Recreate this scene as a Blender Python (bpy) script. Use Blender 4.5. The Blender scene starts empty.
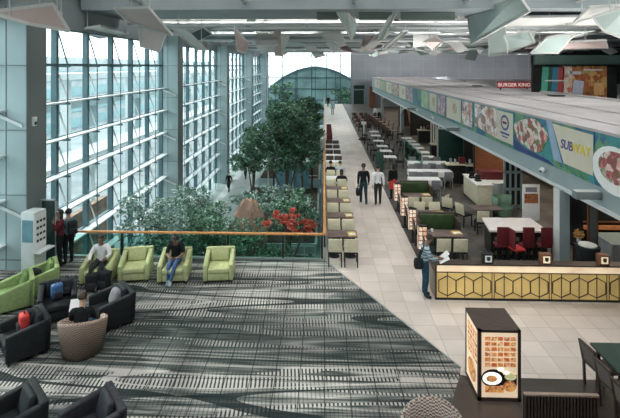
import bpy, bmesh, math, random
from mathutils import Vector, Matrix
random.seed(7)
SC = bpy.context.scene
C = SC.collection
PI = math.pi
# ---------------------------------------------------------------- camera
F, CX, CY, HZ, VX, H = 450.0, 310.0, 209.0, 66.0, 324.0, 6.3
TH = math.atan((VX-CX)/F)
FW = Vector((-math.sin(TH), math.cos(TH), 0)); RT = Vector((math.cos(TH), math.sin(TH), 0))
cd = bpy.data.cameras.new('camera'); cam = bpy.data.objects.new('camera', cd); C.objects.link(cam)
cam.location = (0, 0, H); cam.rotation_euler = (PI/2, 0, TH)
cd.sensor_width = 36; cd.lens = F/620*36; cd.shift_y = -(CY-HZ)/620; cd.clip_end = 600
SC.camera = cam

def WD(px, py, D):
    p = FW*D + RT*((px-CX)/F*D); return Vector((p.x, p.y, H-(py-HZ)/F*D))
def W(px, py, z=0.0):
    D = F*(H-z)/(py-HZ); p = WD(px, py, D); p.z = z; return p

# ---------------------------------------------------------------- materials
def nodes(name):
    m = bpy.data.materials.new(name); m.use_nodes = True
    nt = m.node_tree; return m, nt, nt.nodes['Principled BSDF']
def N(nt, t, **kw):
    n = nt.nodes.new(t)
    for k, v in kw.items():
        if k.startswith('i_'):
            n.inputs[k[2:].replace('_', ' ')].default_value = v
        else: setattr(n, k, v)
    return n
def c4(c): return (c[0], c[1], c[2], 1)
MATS = {}
def mat(name, col, rough=.6, metal=0, var=.12, scale=6, bump=0, emit=0, spec=None):
    if name in MATS: return MATS[name]
    m, nt, b = nodes(name)
    g = N(nt, 'ShaderNodeNewGeometry'); n = N(nt, 'ShaderNodeTexNoise', i_Scale=scale, i_Detail=4)
    nt.links.new(g.outputs['Position'], n.inputs['Vector'])
    r = N(nt, 'ShaderNodeValToRGB'); r.color_ramp.elements[0].position = .3; r.color_ramp.elements[1].position = .7
    r.color_ramp.elements[0].color = c4([x*(1-var) for x in col]); r.color_ramp.elements[1].color = c4([min(1, x*(1+var)) for x in col])
    nt.links.new(n.outputs['Fac'], r.inputs['Fac']); nt.links.new(r.outputs['Color'], b.inputs['Base Color'])
    b.inputs['Roughness'].default_value = rough; b.inputs['Metallic'].default_value = metal
    if spec is None and rough >= .75: spec = .15
    if spec is not None: b.inputs['Specular IOR Level'].default_value = spec
    if bump:
        bp = N(nt, 'ShaderNodeBump', i_Strength=bump, i_Distance=.02); n2 = N(nt, 'ShaderNodeTexNoise', i_Scale=scale*12)
        nt.links.new(g.outputs['Position'], n2.inputs['Vector']); nt.links.new(n2.outputs['Fac'], bp.inputs['Height']); nt.links.new(bp.outputs['Normal'], b.inputs['Normal'])
    if emit:
        nt.links.new(r.outputs['Color'], b.inputs['Emission Color']); b.inputs['Emission Strength'].default_value = emit
    MATS[name] = m; return m
def glassmat(name, tint, refl=.08, rough=.02):
    m = bpy.data.materials.new(name); m.use_nodes = True; nt = m.node_tree; nt.nodes.clear()
    o = N(nt, 'ShaderNodeOutputMaterial'); t = N(nt, 'ShaderNodeBsdfTransparent'); gl = N(nt, 'ShaderNodeBsdfGlossy'); mx = N(nt, 'ShaderNodeMixShader')
    f = N(nt, 'ShaderNodeLayerWeight', i_Blend=.5); ad = N(nt, 'ShaderNodeMath', operation='MULTIPLY_ADD'); ad.inputs[1].default_value = .22; ad.inputs[2].default_value = refl*.2
    pw = N(nt, 'ShaderNodeMath', operation='POWER'); pw.inputs[1].default_value = 5
    t.inputs['Color'].default_value = c4(tint); gl.inputs['Roughness'].default_value = rough
    nt.links.new(f.outputs['Facing'], pw.inputs[0]); nt.links.new(pw.outputs[0], ad.inputs[0]); nt.links.new(ad.outputs[0], mx.inputs[0])
    nt.links.new(t.outputs[0], mx.inputs[1]); nt.links.new(gl.outputs[0], mx.inputs[2]); nt.links.new(mx.outputs[0], o.inputs[0])
    MATS[name] = m; return m
def pos(nt, scale=(1, 1, 1), loc=(0, 0, 0), rot=(0, 0, 0)):
    g = N(nt, 'ShaderNodeNewGeometry'); mp = N(nt, 'ShaderNodeMapping')
    mp.inputs['Scale'].default_value = scale; mp.inputs['Location'].default_value = loc; mp.inputs['Rotation'].default_value = rot
    nt.links.new(g.outputs['Position'], mp.inputs['Vector']); return mp.outputs['Vector']
def M2(nt, op, a, b=None):
    n = N(nt, 'ShaderNodeMath', operation=op)
    for i, v in enumerate((a, b)):
        if v is None: continue
        if isinstance(v, (int, float)): n.inputs[i].default_value = v
        else: nt.links.new(v, n.inputs[i])
    return n.outputs[0]
def MIX(nt, f, a, b):
    n = N(nt, 'ShaderNodeMix', data_type='RGBA')
    for s, v in ((0, f), (6, a), (7, b)):
        if isinstance(v, (int, float)): n.inputs[s].default_value = v
        elif isinstance(v, tuple): n.inputs[s].default_value = c4(v)
        else: nt.links.new(v, n.inputs[s])
    return n.outputs[2]
def ramp(nt, fac, stops, interp='LINEAR'):
    r = N(nt, 'ShaderNodeValToRGB'); e = r.color_ramp.elements; r.color_ramp.interpolation = interp
    while len(e) > 1: e.remove(e[-1])
    e[0].position = stops[0][0]; e[0].color = c4(stops[0][1])
    for p, c in stops[1:]:
        x = e.new(p); x.color = c4(c)
    nt.links.new(fac, r.inputs['Fac']); return r.outputs['Color']
def grid_mask(nt, sx, sy, w, ox=0, oy=0):
    g = N(nt, 'ShaderNodeNewGeometry'); s = N(nt, 'ShaderNodeSeparateXYZ'); nt.links.new(g.outputs['Position'], s.inputs[0])
    out = None
    for o, sp, off in ((s.outputs['X'], sx, ox), (s.outputs['Y'], sy, oy)):
        f = M2(nt, 'FRACT', M2(nt, 'DIVIDE', M2(nt, 'ADD', o, off+1000*sp), sp))
        l = M2(nt, 'LESS_THAN', f, w/sp)
        out = l if out is None else M2(nt, 'MAXIMUM', out, l)
    return out
def carpet_mat():
    m, nt, b = nodes('patterned carpet tiles')
    def noise(sc, loc, det=2, dis=0):
        n = N(nt, 'ShaderNodeTexNoise', i_Scale=1.0, i_Detail=det, i_Distortion=dis); nt.links.new(pos(nt, sc, loc, (0, 0, -.06)), n.inputs['Vector']); return n.outputs['Fac']
    DK, MD, LT = (.008, .017, .018), (.075, .09, .085), (.52, .50, .47)
    bands = noise((.10, 1.25, 1), (3, 1, 0), 3, .25)
    base = ramp(nt, bands, [(0, DK), (.37, DK), (.40, MD), (.44, (.22, .22, .205)), (.47, (.60, .575, .54)), (.495, (.36, .35, .33)), (.51, MD), (.545, DK), (.57, DK), (.59, (.16, .17, .16)), (.62, (.66, .63, .59)), (.64, DK), (.68, MD), (1, LT)])
    # fine thread streaks
    st = noise((1.2, 26, 1), (0, 0, 0), 2)
    base = MIX(nt, .42, base, ramp(nt, st, [(.35, (.03, .04, .04)), (.5, (.15, .16, .15)), (.64, (.42, .41, .38))]))
    # ladder rungs
    g = N(nt, 'ShaderNodeNewGeometry'); s = N(nt, 'ShaderNodeSeparateXYZ'); nt.links.new(g.outputs['Position'], s.inputs[0])
    wob = noise((.8, .8, 1), (5, 5, 0), 1)
    fx = M2(nt, 'FRACT', M2(nt, 'ADD', M2(nt, 'MULTIPLY', M2(nt, 'ADD', M2(nt, 'ADD', s.outputs['X'], M2(nt, 'MULTIPLY', s.outputs['Y'], .05)), 100), 12.5), M2(nt, 'MULTIPLY', wob, 1.5)))
    rung = M2(nt, 'LESS_THAN', fx, .45)
    rb = noise((.10, 1.5, 1), (9, 4, 0), 2, .15)
    mk = M2(nt, 'MULTIPLY', M2(nt, 'GREATER_THAN', rb, .505), M2(nt, 'LESS_THAN', rb, .555))
    rc = MIX(nt, rung, (.5, .48, .45), (.03, .04, .04))
    base = MIX(nt, M2(nt, 'MULTIPLY', mk, .8), base, rc)
    fr2 = M2(nt, 'MULTIPLY', M2(nt, 'LESS_THAN', fx, .3), M2(nt, 'GREATER_THAN', noise((.12, 1.0, 1), (31, 2, 0), 1, .2), .48))
    base = MIX(nt, M2(nt, 'MULTIPLY', fr2, .45), base, (.02, .03, .03))
    # bold curving strokes
    bs = noise((.075, .8, 1), (1, 12, 0), 1, .2)
    mk2 = M2(nt, 'MULTIPLY', M2(nt, 'GREATER_THAN', bs, .475), M2(nt, 'LESS_THAN', bs, .505))
    base = MIX(nt, M2(nt, 'MULTIPLY', mk2, .9), base, (.012, .02, .022))
    mk3 = M2(nt, 'MULTIPLY', M2(nt, 'GREATER_THAN', bs, .56), M2(nt, 'LESS_THAN', bs, .573))
    base = MIX(nt, M2(nt, 'MULTIPLY', mk3, .85), base, (.5, .47, .44))
    big = noise((.12, .35, 1), (20, 7, 0), 1, .2)
    base = MIX(nt, M2(nt, 'MULTIPLY', M2(nt, 'GREATER_THAN', big, .53), .45), base, (.04, .055, .052))
    base = MIX(nt, M2(nt, 'MULTIPLY', grid_mask(nt, .5, .5, .022), .75), base, (.015, .02, .02))
    nt.links.new(base, b.inputs['Base Color']); b.inputs['Roughness'].default_value = .95; b.inputs['Specular IOR Level'].default_value = .1
    return m
def tile_mat(name, c1, c2, sx, sy, grout, rough=.45, ox=0, oy=0, w=.012, sc=.9):
    m, nt, b = nodes(name)
    n = N(nt, 'ShaderNodeTexNoise', i_Scale=sc, i_Detail=6); nt.links.new(pos(nt), n.inputs['Vector'])
    g = N(nt, 'ShaderNodeNewGeometry'); s = N(nt, 'ShaderNodeVectorMath', operation='DIVIDE'); s.inputs[1].default_value = (sx, sy, 9)
    ad = N(nt, 'ShaderNodeVectorMath', operation='ADD'); ad.inputs[1].default_value = (ox, oy, 0)
    nt.links.new(g.outputs['Position'], ad.inputs[0]); nt.links.new(ad.outputs[0], s.inputs[0])
    fl = N(nt, 'ShaderNodeVectorMath', operation='FLOOR'); nt.links.new(s.outputs[0], fl.inputs[0])
    wn = N(nt, 'ShaderNodeTexWhiteNoise'); nt.links.new(fl.outputs[0], wn.inputs['Vector'])
    f = M2(nt, 'ADD', M2(nt, 'MULTIPLY', n.outputs['Fac'], .7), M2(nt, 'MULTIPLY', wn.outputs['Value'], .3))
    base = ramp(nt, f, [(.3, c1), (.7, c2)])
    base = MIX(nt, M2(nt, 'MULTIPLY', grid_mask(nt, sx, sy, w, ox, oy), .6), base, grout)
    nt.links.new(base, b.inputs['Base Color']); b.inputs['Roughness'].default_value = rough
    return m
def blotch(name, cols, scale=3.0, rough=.4, emit=0, stretch=(1, 1, 1)):
    """a printed picture: colour patches"""
    m, nt, b = nodes(name)
    v = N(nt, 'ShaderNodeTexVoronoi', i_Scale=scale); n = N(nt, 'ShaderNodeTexNoise', i_Scale=scale*1.6, i_Detail=5, i_Distortion=1.2)
    p = pos(nt, stretch); nt.links.new(p, v.inputs['Vector']); nt.links.new(p, n.inputs['Vector'])
    s = N(nt, 'ShaderNodeSeparateColor'); nt.links.new(v.outputs['Color'], s.inputs[0])
    f = M2(nt, 'ADD', M2(nt, 'MULTIPLY', s.outputs[0], .5), M2(nt, 'MULTIPLY', n.outputs['Fac'], .5))
    k = len(cols)
    base = ramp(nt, f, [(.15+.7*i/max(1, k-1), c) for i, c in enumerate(cols)])
    nt.links.new(base, b.inputs['Base Color']); b.inputs['Roughness'].default_value = rough
    if emit: nt.links.new(base, b.inputs['Emission Color']); b.inputs['Emission Strength'].default_value = emit
    MATS[name] = m; return m
def leafmat(name, c1, c2, c3):
    m, nt, b = nodes(name)
    g = N(nt, 'ShaderNodeNewGeometry')
    base = ramp(nt, g.outputs['Random Per Island'], [(0, c1), (.55, c2), (.9, c3), (1, c3)])
    nt.links.new(base, b.inputs['Base Color']); b.inputs['Roughness'].default_value = .45
    MATS[name] = m; return m
def wood(name, c1, c2, sc=3, rough=.4, stretch=(1, 12, 12), emit=0):
    m, nt, b = nodes(name)
    n = N(nt, 'ShaderNodeTexNoise', i_Scale=sc, i_Detail=5); nt.links.new(pos(nt, stretch), n.inputs['Vector'])
    base = ramp(nt, n.outputs['Fac'], [(.3, c1), (.7, c2)])
    nt.links.new(base, b.inputs['Base Color']); b.inputs['Roughness'].default_value = rough
    if emit: nt.links.new(base, b.inputs['Emission Color']); b.inputs['Emission Strength'].default_value = emit
    MATS[name] = m; return m
def weave(name, c1, c2, sc=60):
    m, nt, b = nodes(name)
    ch = N(nt, 'ShaderNodeTexChecker', i_Scale=sc); ch.inputs['Color1'].default_value = c4(c1); ch.inputs['Color2'].default_value = c4(c2)
    nt.links.new(pos(nt, (1, 1, 1.7)), ch.inputs['Vector']); nt.links.new(ch.outputs[0], b.inputs['Base Color']); b.inputs['Roughness'].default_value = .8
    MATS[name] = m; return m
def stripes(name, c1, c2, period, duty=.5):
    m, nt, b = nodes(name)
    tc = N(nt, 'ShaderNodeTexCoord'); s = N(nt, 'ShaderNodeSeparateXYZ'); nt.links.new(tc.outputs['Object'], s.inputs[0])
    f = M2(nt, 'LESS_THAN', M2(nt, 'FRACT', M2(nt, 'DIVIDE', M2(nt, 'ADD', s.outputs['Z'], 10), period)), duty)
    nt.links.new(MIX(nt, f, c1, c2), b.inputs['Base Color']); b.inputs['Roughness'].default_value = .8
    MATS[name] = m; return m

CARPET = carpet_mat()
TILE = tile_mat('pale stone tiles', (.62, .54, .485), (.80, .71, .645), .55, .55, (.30, .25, .22), .38, ox=.05)
TILE_DK = tile_mat('grey brown stone tiles', (.045, .042, .038), (.15, .135, .12), .6, .6, (.03, .028, .025), .5)
TILE_BR = tile_mat('dark brown floor', (.045, .035, .032), (.085, .068, .06), .9, .9, (.03, .025, .022), .35)
CONC = mat('outdoor concrete', (.42, .46, .47), .9, var=.2, scale=.4)
LOWFL = tile_mat('lower court paving', (.26, .34, .34), (.46, .54, .53), 1.2, 1.2, (.2, .25, .25), .5)
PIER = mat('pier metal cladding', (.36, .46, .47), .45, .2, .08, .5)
PIERD = mat('pier dark grey', (.19, .225, .225), .55, .1, .1, .5)  # darker tone for the inward face of each pier
FRAME = mat('window frame teal grey', (.085, .15, .165), .45, .3, .1)
WHITEM = mat('white painted metal', (.72, .76, .76), .4, .1, .05)
FASCIA = mat('fascia blue grey panel', (.34, .42, .435), .5, .1, .06, .8)
TRIMW = mat('fascia pale trim', (.68, .70, .69), .4, 0, .04)
ROOFM = mat('food hall roof membrane', (.48, .45, .45), .7, 0, .12, .7)
WALLG = mat('end wall grey panel', (.34, .36, .39), .6, 0, .1, .3)
CEILM = mat('roof deck grey', (.36, .385, .385), .8, 0, .15, .8)
SOFF = mat('soffit blue grey', (.21, .245, .255), .6, 0, .1, .6)
BAFG = mat('baffle pale green grey', (.34, .42, .40), .6, 0, .08, 1)
BAFP = mat('baffle pinkish beige', (.44, .36, .335), .6, 0, .08, 1)
BAFW = mat('baffle light grey', (.50, .51, .49), .55, 0, .1, 1)
BAFD = mat('baffle dark green', (.04, .075, .065), .6, 0, .15, 1)
STEEL = mat('brushed steel tube', (.50, .53, .53), .35, .6, .08)
GLASS = glassmat('clear wall glass', (.93, .98, .985))
RAILG = glassmat('green balustrade glass', (.62, .80, .76), .1)
GLASSP = glassmat('green screen glass', (.55, .78, .72), .12)
WOODR = wood('orange wood handrail', (.62, .27, .09), (.80, .40, .15), 2, .35, (6, 1, 6))
LIME = mat('lime fabric', (.44, .49, .26), .85, 0, .12, 14, .25)
LIMED = mat('green fabric deep', (.18, .28, .10), .85, 0, .14, 14, .25)
BLACKF = mat('black leather', (.016, .02, .022), .75, 0, .2, 9, .1, spec=.25)
CHARF = mat('charcoal fabric', (.034, .036, .043), .8, 0, .2, 12, .2)
GREYF = mat('grey fabric', (.22, .22, .24), .9, 0, .15, 12, .2)
WICK = weave('brown woven wicker', (.48, .36, .29), (.17, .12, .095), 26)
WICKL = weave('light woven cane', (.42, .40, .36), (.14, .07, .05), 22)
CANE = weave('cane chair webbing', (.24, .21, .18), (.10, .085, .07), 70)
CREAM = mat('cream upholstery', (.66, .61, .45), .75, 0, .08, 10)
DKWOOD = wood('dark stained wood', (.035, .022, .018), (.085, .055, .042), 4)
BRWOOD = wood('reddish brown wood', (.16, .06, .03), (.27, .11, .055), 3)
TBROWN = wood('mauve brown table top', (.13, .085, .08), (.21, .145, .135), 3, .35)
LINEN = mat('white table linen', (.80, .80, .78), .8, 0, .04, 10)
BLACK = mat('black metal', (.018, .02, .02), .4, .2, .2)
DKGREEN = mat('dark green panel', (.012, .045, .035), .5, 0, .2)
BOOTHG = mat('booth green leather', (.035, .07, .022), .45, 0, .25, 5)
RED = mat('dark red upholstery', (.13, .012, .018), .6, 0, .15, 9)
REDB = mat('bright red fabric', (.55, .04, .035), .7, 0, .2, 9)
YEL = mat('yellow menu card', (.75, .55, .12), .5, 0, .15, 9)
BLUEP = mat('blue backpack nylon', (.05, .14, .32), .6, 0, .3, 20)
WHITEP = mat('white paper', (.85, .85, .84), .7, 0, .03)
STONE = mat('warm brown rock', (.34, .235, .18), .9, 0, .25, 2)
SOIL = mat('planter soil', (.05, .04, .03), .95, 0, .3, 5)
PLANT = mat('planter concrete', (.34, .40, .40), .8, 0, .1, 2)
BARK = mat('tree bark', (.12, .10, .08), .9, 0, .3, 5)
DARKIN = mat('dark interior wall', (.022, .024, .023), .8, 0, .3, .8)
BROWNIN = wood('brown interior panel', (.04, .022, .014), (.085, .045, .026), 2, .5, (4, 4, .6))
KIOSK = mat('blue kiosk panel', (.16, .34, .42), .5, 0, .2, 2)
ORANGE = mat('orange ledge glow', (.45, .17, .06), .5, 0, .3, 3, emit=.2)
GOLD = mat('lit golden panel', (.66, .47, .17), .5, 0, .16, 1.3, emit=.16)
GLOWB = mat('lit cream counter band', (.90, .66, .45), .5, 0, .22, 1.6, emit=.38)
MENUL = blotch('lit menu page', [(.9, .8, .62), (.85, .55, .35), (.9, .85, .75), (.55, .2, .1), (.9, .8, .66)], 16, emit=.38)
SKIN = {'a': mat('light tan skin', (.52, .33, .24), .6), 'b': mat('brown skin', (.26, .15, .105), .6)}
HAIR = mat('black hair', (.02, .017, .016), .6); HAIRB = mat('brown grey hair', (.07, .052, .042), .8)
LEAFS = [leafmat('dark leaf', (.02, .07, .045), (.06, .15, .085), (.20, .36, .23)),
         leafmat('mid leaf', (.03, .11, .07), (.09, .23, .14), (.32, .50, .36)),
         leafmat('pale leaf', (.06, .16, .12), (.22, .38, .31), (.62, .74, .68)),
         leafmat('red bloom', (.30, .03, .02), (.60, .10, .06), (.75, .25, .18)),
         leafmat('orange bloom', (.6, .25, .05), (.8, .45, .12), (.9, .7, .35))]

# ---------------------------------------------------------------- mesh builder
class MB:
    def __init__(s): s.v = []; s.f = []; s.mi = []; s.cur = 0
    def add(s, vs, fs):
        o = len(s.v); s.v += [Vector(v) for v in vs]; s.f += [tuple(i+o for i in f) for f in fs]; s.mi += [s.cur]*len(fs); return s
    def box(s, x0, x1, y0, y1, z0, z1, rz=0, piv=None):
        vs = [Vector((x, y, z)) for z in (z0, z1) for y in (y0, y1) for x in (x0, x1)]
        if rz:
            p = Vector(piv) if piv else Vector(((x0+x1)/2, (y0+y1)/2, 0)); R = Matrix.Rotation(rz, 3, 'Z'); vs = [R@(v-p)+p for v in vs]
        return s.add(vs, [(0, 2, 3, 1), (4, 5, 7, 6), (0, 1, 5, 4), (2, 6, 7, 3), (0, 4, 6, 2), (1, 3, 7, 5)])
    def hexa(s, b, t):   # bottom quad, top quad
        return s.add(list(b)+list(t), [(3, 2, 1, 0), (4, 5, 6, 7), (0, 1, 5, 4), (1, 2, 6, 5), (2, 3, 7, 6), (3, 0, 4, 7)])
    def slab(s, q, th):
        q = [Vector(p) for p in q]; n = (q[1]-q[0]).cross(q[2]-q[0]).normalized()*th
        return s.hexa(q, [p+n for p in q])
    def prism(s, poly, z0, z1):
        n = len(poly); vs = [(p[0], p[1], z0) for p in poly]+[(p[0], p[1], z1) for p in poly]
        return s.add(vs, [tuple(range(n-1, -1, -1)), tuple(range(n, 2*n))]+[(i, (i+1) % n, n+(i+1) % n, n+i) for i in range(n)])
    def cyl(s, a, b, r0, r1=None, n=8):
        a = Vector(a); b = Vector(b); r1 = r0 if r1 is None else r1; d = (b-a).normalized()
        u = d.orthogonal().normalized(); w = d.cross(u); vs = []
        for p, r in ((a, r0), (b, r1)):
            for i in range(n):
                t = 2*PI*i/n; vs.append(p+(u*math.cos(t)+w*math.sin(t))*r)
        return s.add(vs, [tuple(range(n-1, -1, -1)), tuple(range(n, 2*n))]+[(i, (i+1) % n, n+(i+1) % n, n+i) for i in range(n)])
    def bar(s, a, b, w, h=None):
        a = Vector(a); b = Vector(b); h = h or w; d = (b-a).normalized(); up = Vector((0, 0, 1)) if abs(d.z) < .9 else Vector((0, 1, 0))
        u = d.cross(up).normalized()*w/2; v = u.cross(d).normalized()*h/2
        return s.hexa([a-u-v, a+u-v, b+u-v, b-u-v], [a-u+v, a+u+v, b+u+v, b-u+v])
    def ball(s, c, r, nu=12, nv=8):
        c = Vector(c); r = r if hasattr(r, '__len__') else (r, r, r); vs = [c+Vector((0, 0, -r[2]))]; fs = []
        for j in range(1, nv):
            p = -PI/2+PI*j/nv
            for i in range(nu):
                t = 2*PI*i/nu; vs.append(c+Vector((math.cos(p)*math.cos(t)*r[0], math.cos(p)*math.sin(t)*r[1], math.sin(p)*r[2])))
        vs.append(c+Vector((0, 0, r[2]))); L = len(vs)-1
        for i in range(nu):
            fs.append((0, 1+(i+1) % nu, 1+i)); fs.append((L, L-nu+i, L-nu+(i+1) % nu))
            for j in range(nv-2):
                a = 1+j*nu; fs.append((a+i, a+(i+1) % nu, a+nu+(i+1) % nu, a+nu+i))
        return s.add(vs, fs)
    def build(s, name, mats, parent=None, loc=None, bevel=0, smooth=False, seg=2, sub=0):
        me = bpy.data.meshes.new(name); me.from_pydata([tuple(v) for v in s.v], [], s.f)
        if not isinstance(mats, (list, tuple)): mats = [mats]
        for m in mats: me.materials.append(m)
        if len(mats) > 1: me.polygons.foreach_set('material_index', s.mi)
        if smooth: me.polygons.foreach_set('use_smooth', [True]*len(me.polygons))
        me.update(); o = bpy.data.objects.new(name, me); C.objects.link(o)
        if parent: o.parent = parent
        if loc: o.location = loc
        if bevel:
            b = o.modifiers.new('bevel', 'BEVEL'); b.width = bevel; b.segments = seg; b.limit_method = 'ANGLE'; b.angle_limit = .6
            me.polygons.foreach_set('use_smooth', [True]*len(me.polygons))
        if sub:
            b = o.modifiers.new('sub', 'SUBSURF'); b.levels = sub; b.render_levels = sub
        return o
def tag(o, label=None, cat=None, group=None, kind=None):
    if label: o['label'] = label
    if cat: o['category'] = cat
    if group: o['group'] = group
    if kind: o['kind'] = kind
    return o
def thing(name, label, cat, loc=(0, 0, 0), rz=0, group=None):
    o = bpy.data.objects.new(name, None); C.objects.link(o); o.location = loc; o.rotation_euler = (0, 0, rz); o.empty_display_size = .1
    return tag(o, label, cat, group)
def struct(name, mb, m, **kw):
    return tag(mb.build(name, m, **kw), kind='structure')
def kids(o): return [c for c in bpy.data.objects if c.parent == o]
def dup(o, loc, rz, label, group=None):
    r = o.copy(); C.objects.link(r); r.location = loc; r.rotation_euler = (0, 0, rz); r['label'] = label
    if group: r['group'] = group
    for ch in CH[o.name]:
        c = ch.copy(); C.objects.link(c); c.parent = r
        for g in CH.get(ch.name, []):
            d = g.copy(); C.objects.link(d); d.parent = c
    return r
CH = {}
def reg(o):
    CH[o.name] = kids(o)
    for c in CH[o.name]: CH[c.name] = kids(c)
    return o
PROTO = {}
def place(key, maker, loc, rz, label, group=None):
    if key not in PROTO:
        o = maker(); PROTO[key] = reg(o); o.location = loc; o.rotation_euler = (0, 0, rz); o['label'] = label
        if group: o['group'] = group
        return o
    return dup(PROTO[key], loc, rz, label, group)
ORD = ['first', 'second', 'third', 'fourth', 'fifth', 'sixth', 'seventh', 'eighth', 'ninth', 'tenth', 'eleventh', 'twelfth', 'thirteenth', 'fourteenth', 'fifteenth', 'sixteenth', 'seventeenth', 'eighteenth']

# ================================================================= SETTING
XG, XP, XF = -10.25, -9.18, 7.45
LO = -4.8
# floors
e1, e2, e3 = Vector((.10, 14.47)), Vector((2.86, 9.50)), W(448, 412)
struct('floor_carpet', MB().prism([(-14, 14.62), (-14, -4), (1.4, -4), (e3.x-.6, 6.6), (e3.x, e3.y), (2.78, 9.28), (2.86, 9.5), (.10, 14.47), (.05, 14.62)], -.3, 0), CARPET)
dk0 = W(463, 372)
struct('floor_dark', MB().prism([(1.4, -4), (20, -4), (20, 9.15), (2.95, 9.22), (2.78, 9.28), (e3.x, e3.y), (e3.x-.6, 6.6)], -.3, 0), TILE_BR)
struct('floor_tiles', MB().prism([(2.86, 9.5), (2.78, 9.28), (2.95, 9.22), (20, 9.15), (20, 13.0), (3.06, 13.0), (3.06, 75), (.05, 75), (.05, 14.62), (.10, 14.47)], -.3, 0), TILE)
struct('floor_dining', MB().box(3.06, 20, 13.0, 75, -.3, 0), TILE_DK)
struct('trim_carpet', MB().bar((.10, 14.47, .003), (2.86, 9.5, .003), .03, .012), STEEL)
struct('floor_lower', MB().box(XG-1, .05, 14.0, 78, LO-.2, LO), LOWFL)
struct('ground_outside', MB().box(-120, XG-1, -40, 200, LO-.4, LO-.1).box(XG-1, 60, 78, 200, LO-.4, LO-.1), CONC)
struct('wall_slab_edge', MB().box(.03, .25, 14.7, 75, LO, -.3).box(-9, .25, 14.3, 14.6, LO, -.3), PLANT)
# glass wall left with piers
TR = [7.74, 6.34, 4.92, 3.54, 2.16, .78, -.6, -2.0, -3.4]
pierY = [14.6+14.4*i for i in range(5)]
nwin = 0
for b in range(-1, 4):
    y0 = (pierY[b] if b >= 0 else 0.2); y1 = pierY[b+1]-1.0
    if b == -1: y1 = 13.6
    nwin += 1
    fr = MB(); gl = MB(); gl.box(XG-.03, XG-.015, y0, y1, LO, 7.8)
    k = max(1, round((y1-y0)/2.25)); st = (y1-y0)/k
    for i in range(k+1):
        y = y0+i*st; fr.box(XG-.11, XG+.11, y-.075, y+.075, LO, 7.8)
    for z in TR: fr.box(XG-.08, XG+.08, y0, y1, z-.05, z+.05)
    w = tag(fr.build('window_%d' % nwin, FRAME), kind='structure')
    gl.build('window_pane', GLASS, w)
    sh = MB(); rods = MB(); br = MB()
    for z in TR[2:]: sh.box(XG+.08, XG+.46, y0, y1, z-.03, z+.02)
    for i in range(k+1):
        y = y0+i*st-.0
        if i == k: continue
        rods.cyl((XG+.5, y, LO), (XG+.5, y, 6.34), .022, n=6)
        rods.cyl((XG+.1, y, 7.7), (XG+.5, y, 6.34), .03, n=6)
        for z in TR[1:]:
            rods.box(XG+.05, XG+.6, y-.03, y+.03, z-.09, z-.02)
            if z < 6: br.bar((XG+.1, y+.1, z+1.05), (XG+.45, y+.1, z+.02), .05, .03)
    sh.build('light_shelf', WHITEM, w); rods.build('stay_rod', FRAME, w); br.build('shelf_brace', WHITEM, w)
for i, y in enumerate(pierY):
    p = struct('wall_pier_%d' % (i+1), MB().box(XG-.25, XP, y-1.0, y, LO, 8.2), PIER)
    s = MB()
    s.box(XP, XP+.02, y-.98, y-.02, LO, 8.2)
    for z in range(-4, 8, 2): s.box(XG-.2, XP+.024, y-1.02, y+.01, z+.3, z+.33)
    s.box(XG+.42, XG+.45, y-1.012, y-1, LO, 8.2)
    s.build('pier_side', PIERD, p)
    s2 = MB()
    for z in (-1.2, 1.6, 4.4): s2.slab([(XG-.2, y-1.03, z+.5), (XP-.1, y-1.03, z), (XP-.1, y-1.03, z+.10), (XG-.2, y-1.03, z+.62)], .02)
    s2.build('pier_brace', WHITEM, p)
# near part of wall left of pier
# end wall glass
YE = 75.0
fr = MB()
xs = [(px-VX)/F*YE for px in (268, 282.6, 297, 311.8, 326.3, 340.4, 351)]
for x in xs: fr.box(x-.08, x+.08, YE-.08, YE+.08, LO, 8.2)
for z in (8.0, 6.3, 4.4, 2.5, .6, -1.3, -3.2): fr.box(xs[0], xs[-1], YE-.05, YE+.05, z-.05, z+.05)
fr.box(xs[3]+.1, xs[5], YE-.1, YE+.1, 2.3, 2.5)
w = tag(fr.build('window_6', FRAME), kind='structure'); MB().box(xs[0], xs[-1], YE-.01, YE+.01, LO, 8.1).build('window_pane', GLASS, w)
wl = MB(); wl.box(xs[-1], 36, YE-.1, YE+.3, -.2, 11); wl.box(xs[0]-1.5, xs[0], YE-.1, YE+.3, LO, 11)
struct('wall_end', wl, WALLG)
pl = MB()
for x in [5+1.9*i for i in range(16)]: pl.box(x, x+.03, YE-.13, YE-.1, 2.6, 9)
for z in (4.2, 5.8, 7.4): pl.box(4.6, 36, YE-.13, YE-.1, z, z+.03)
struct('trim_end', pl, STEEL)
d = struct('door_1', MB().box(4.9, 6.6, YE-.25, YE-.1, 0, 2.3), DKGREEN)
MB().box(4.8, 4.9, YE-.3, YE-.1, 0, 2.4).box(6.6, 6.7, YE-.3, YE-.1, 0, 2.4).box(4.8, 6.7, YE-.3, YE-.1, 2.3, 2.4).build('door_frame', PIER, d)
tag(MB().box(4.9, 6.7, YE-.34, YE-.26, 2.5, 3.1).build('exit_sign', DKGREEN), 'dark green overhead sign above the far grey door', 'sign')
struct('wall_pillar_brown', MB().box(7.0, 7.75, 69.4, 70.2, 0, 3.1), BRWOOD)
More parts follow.
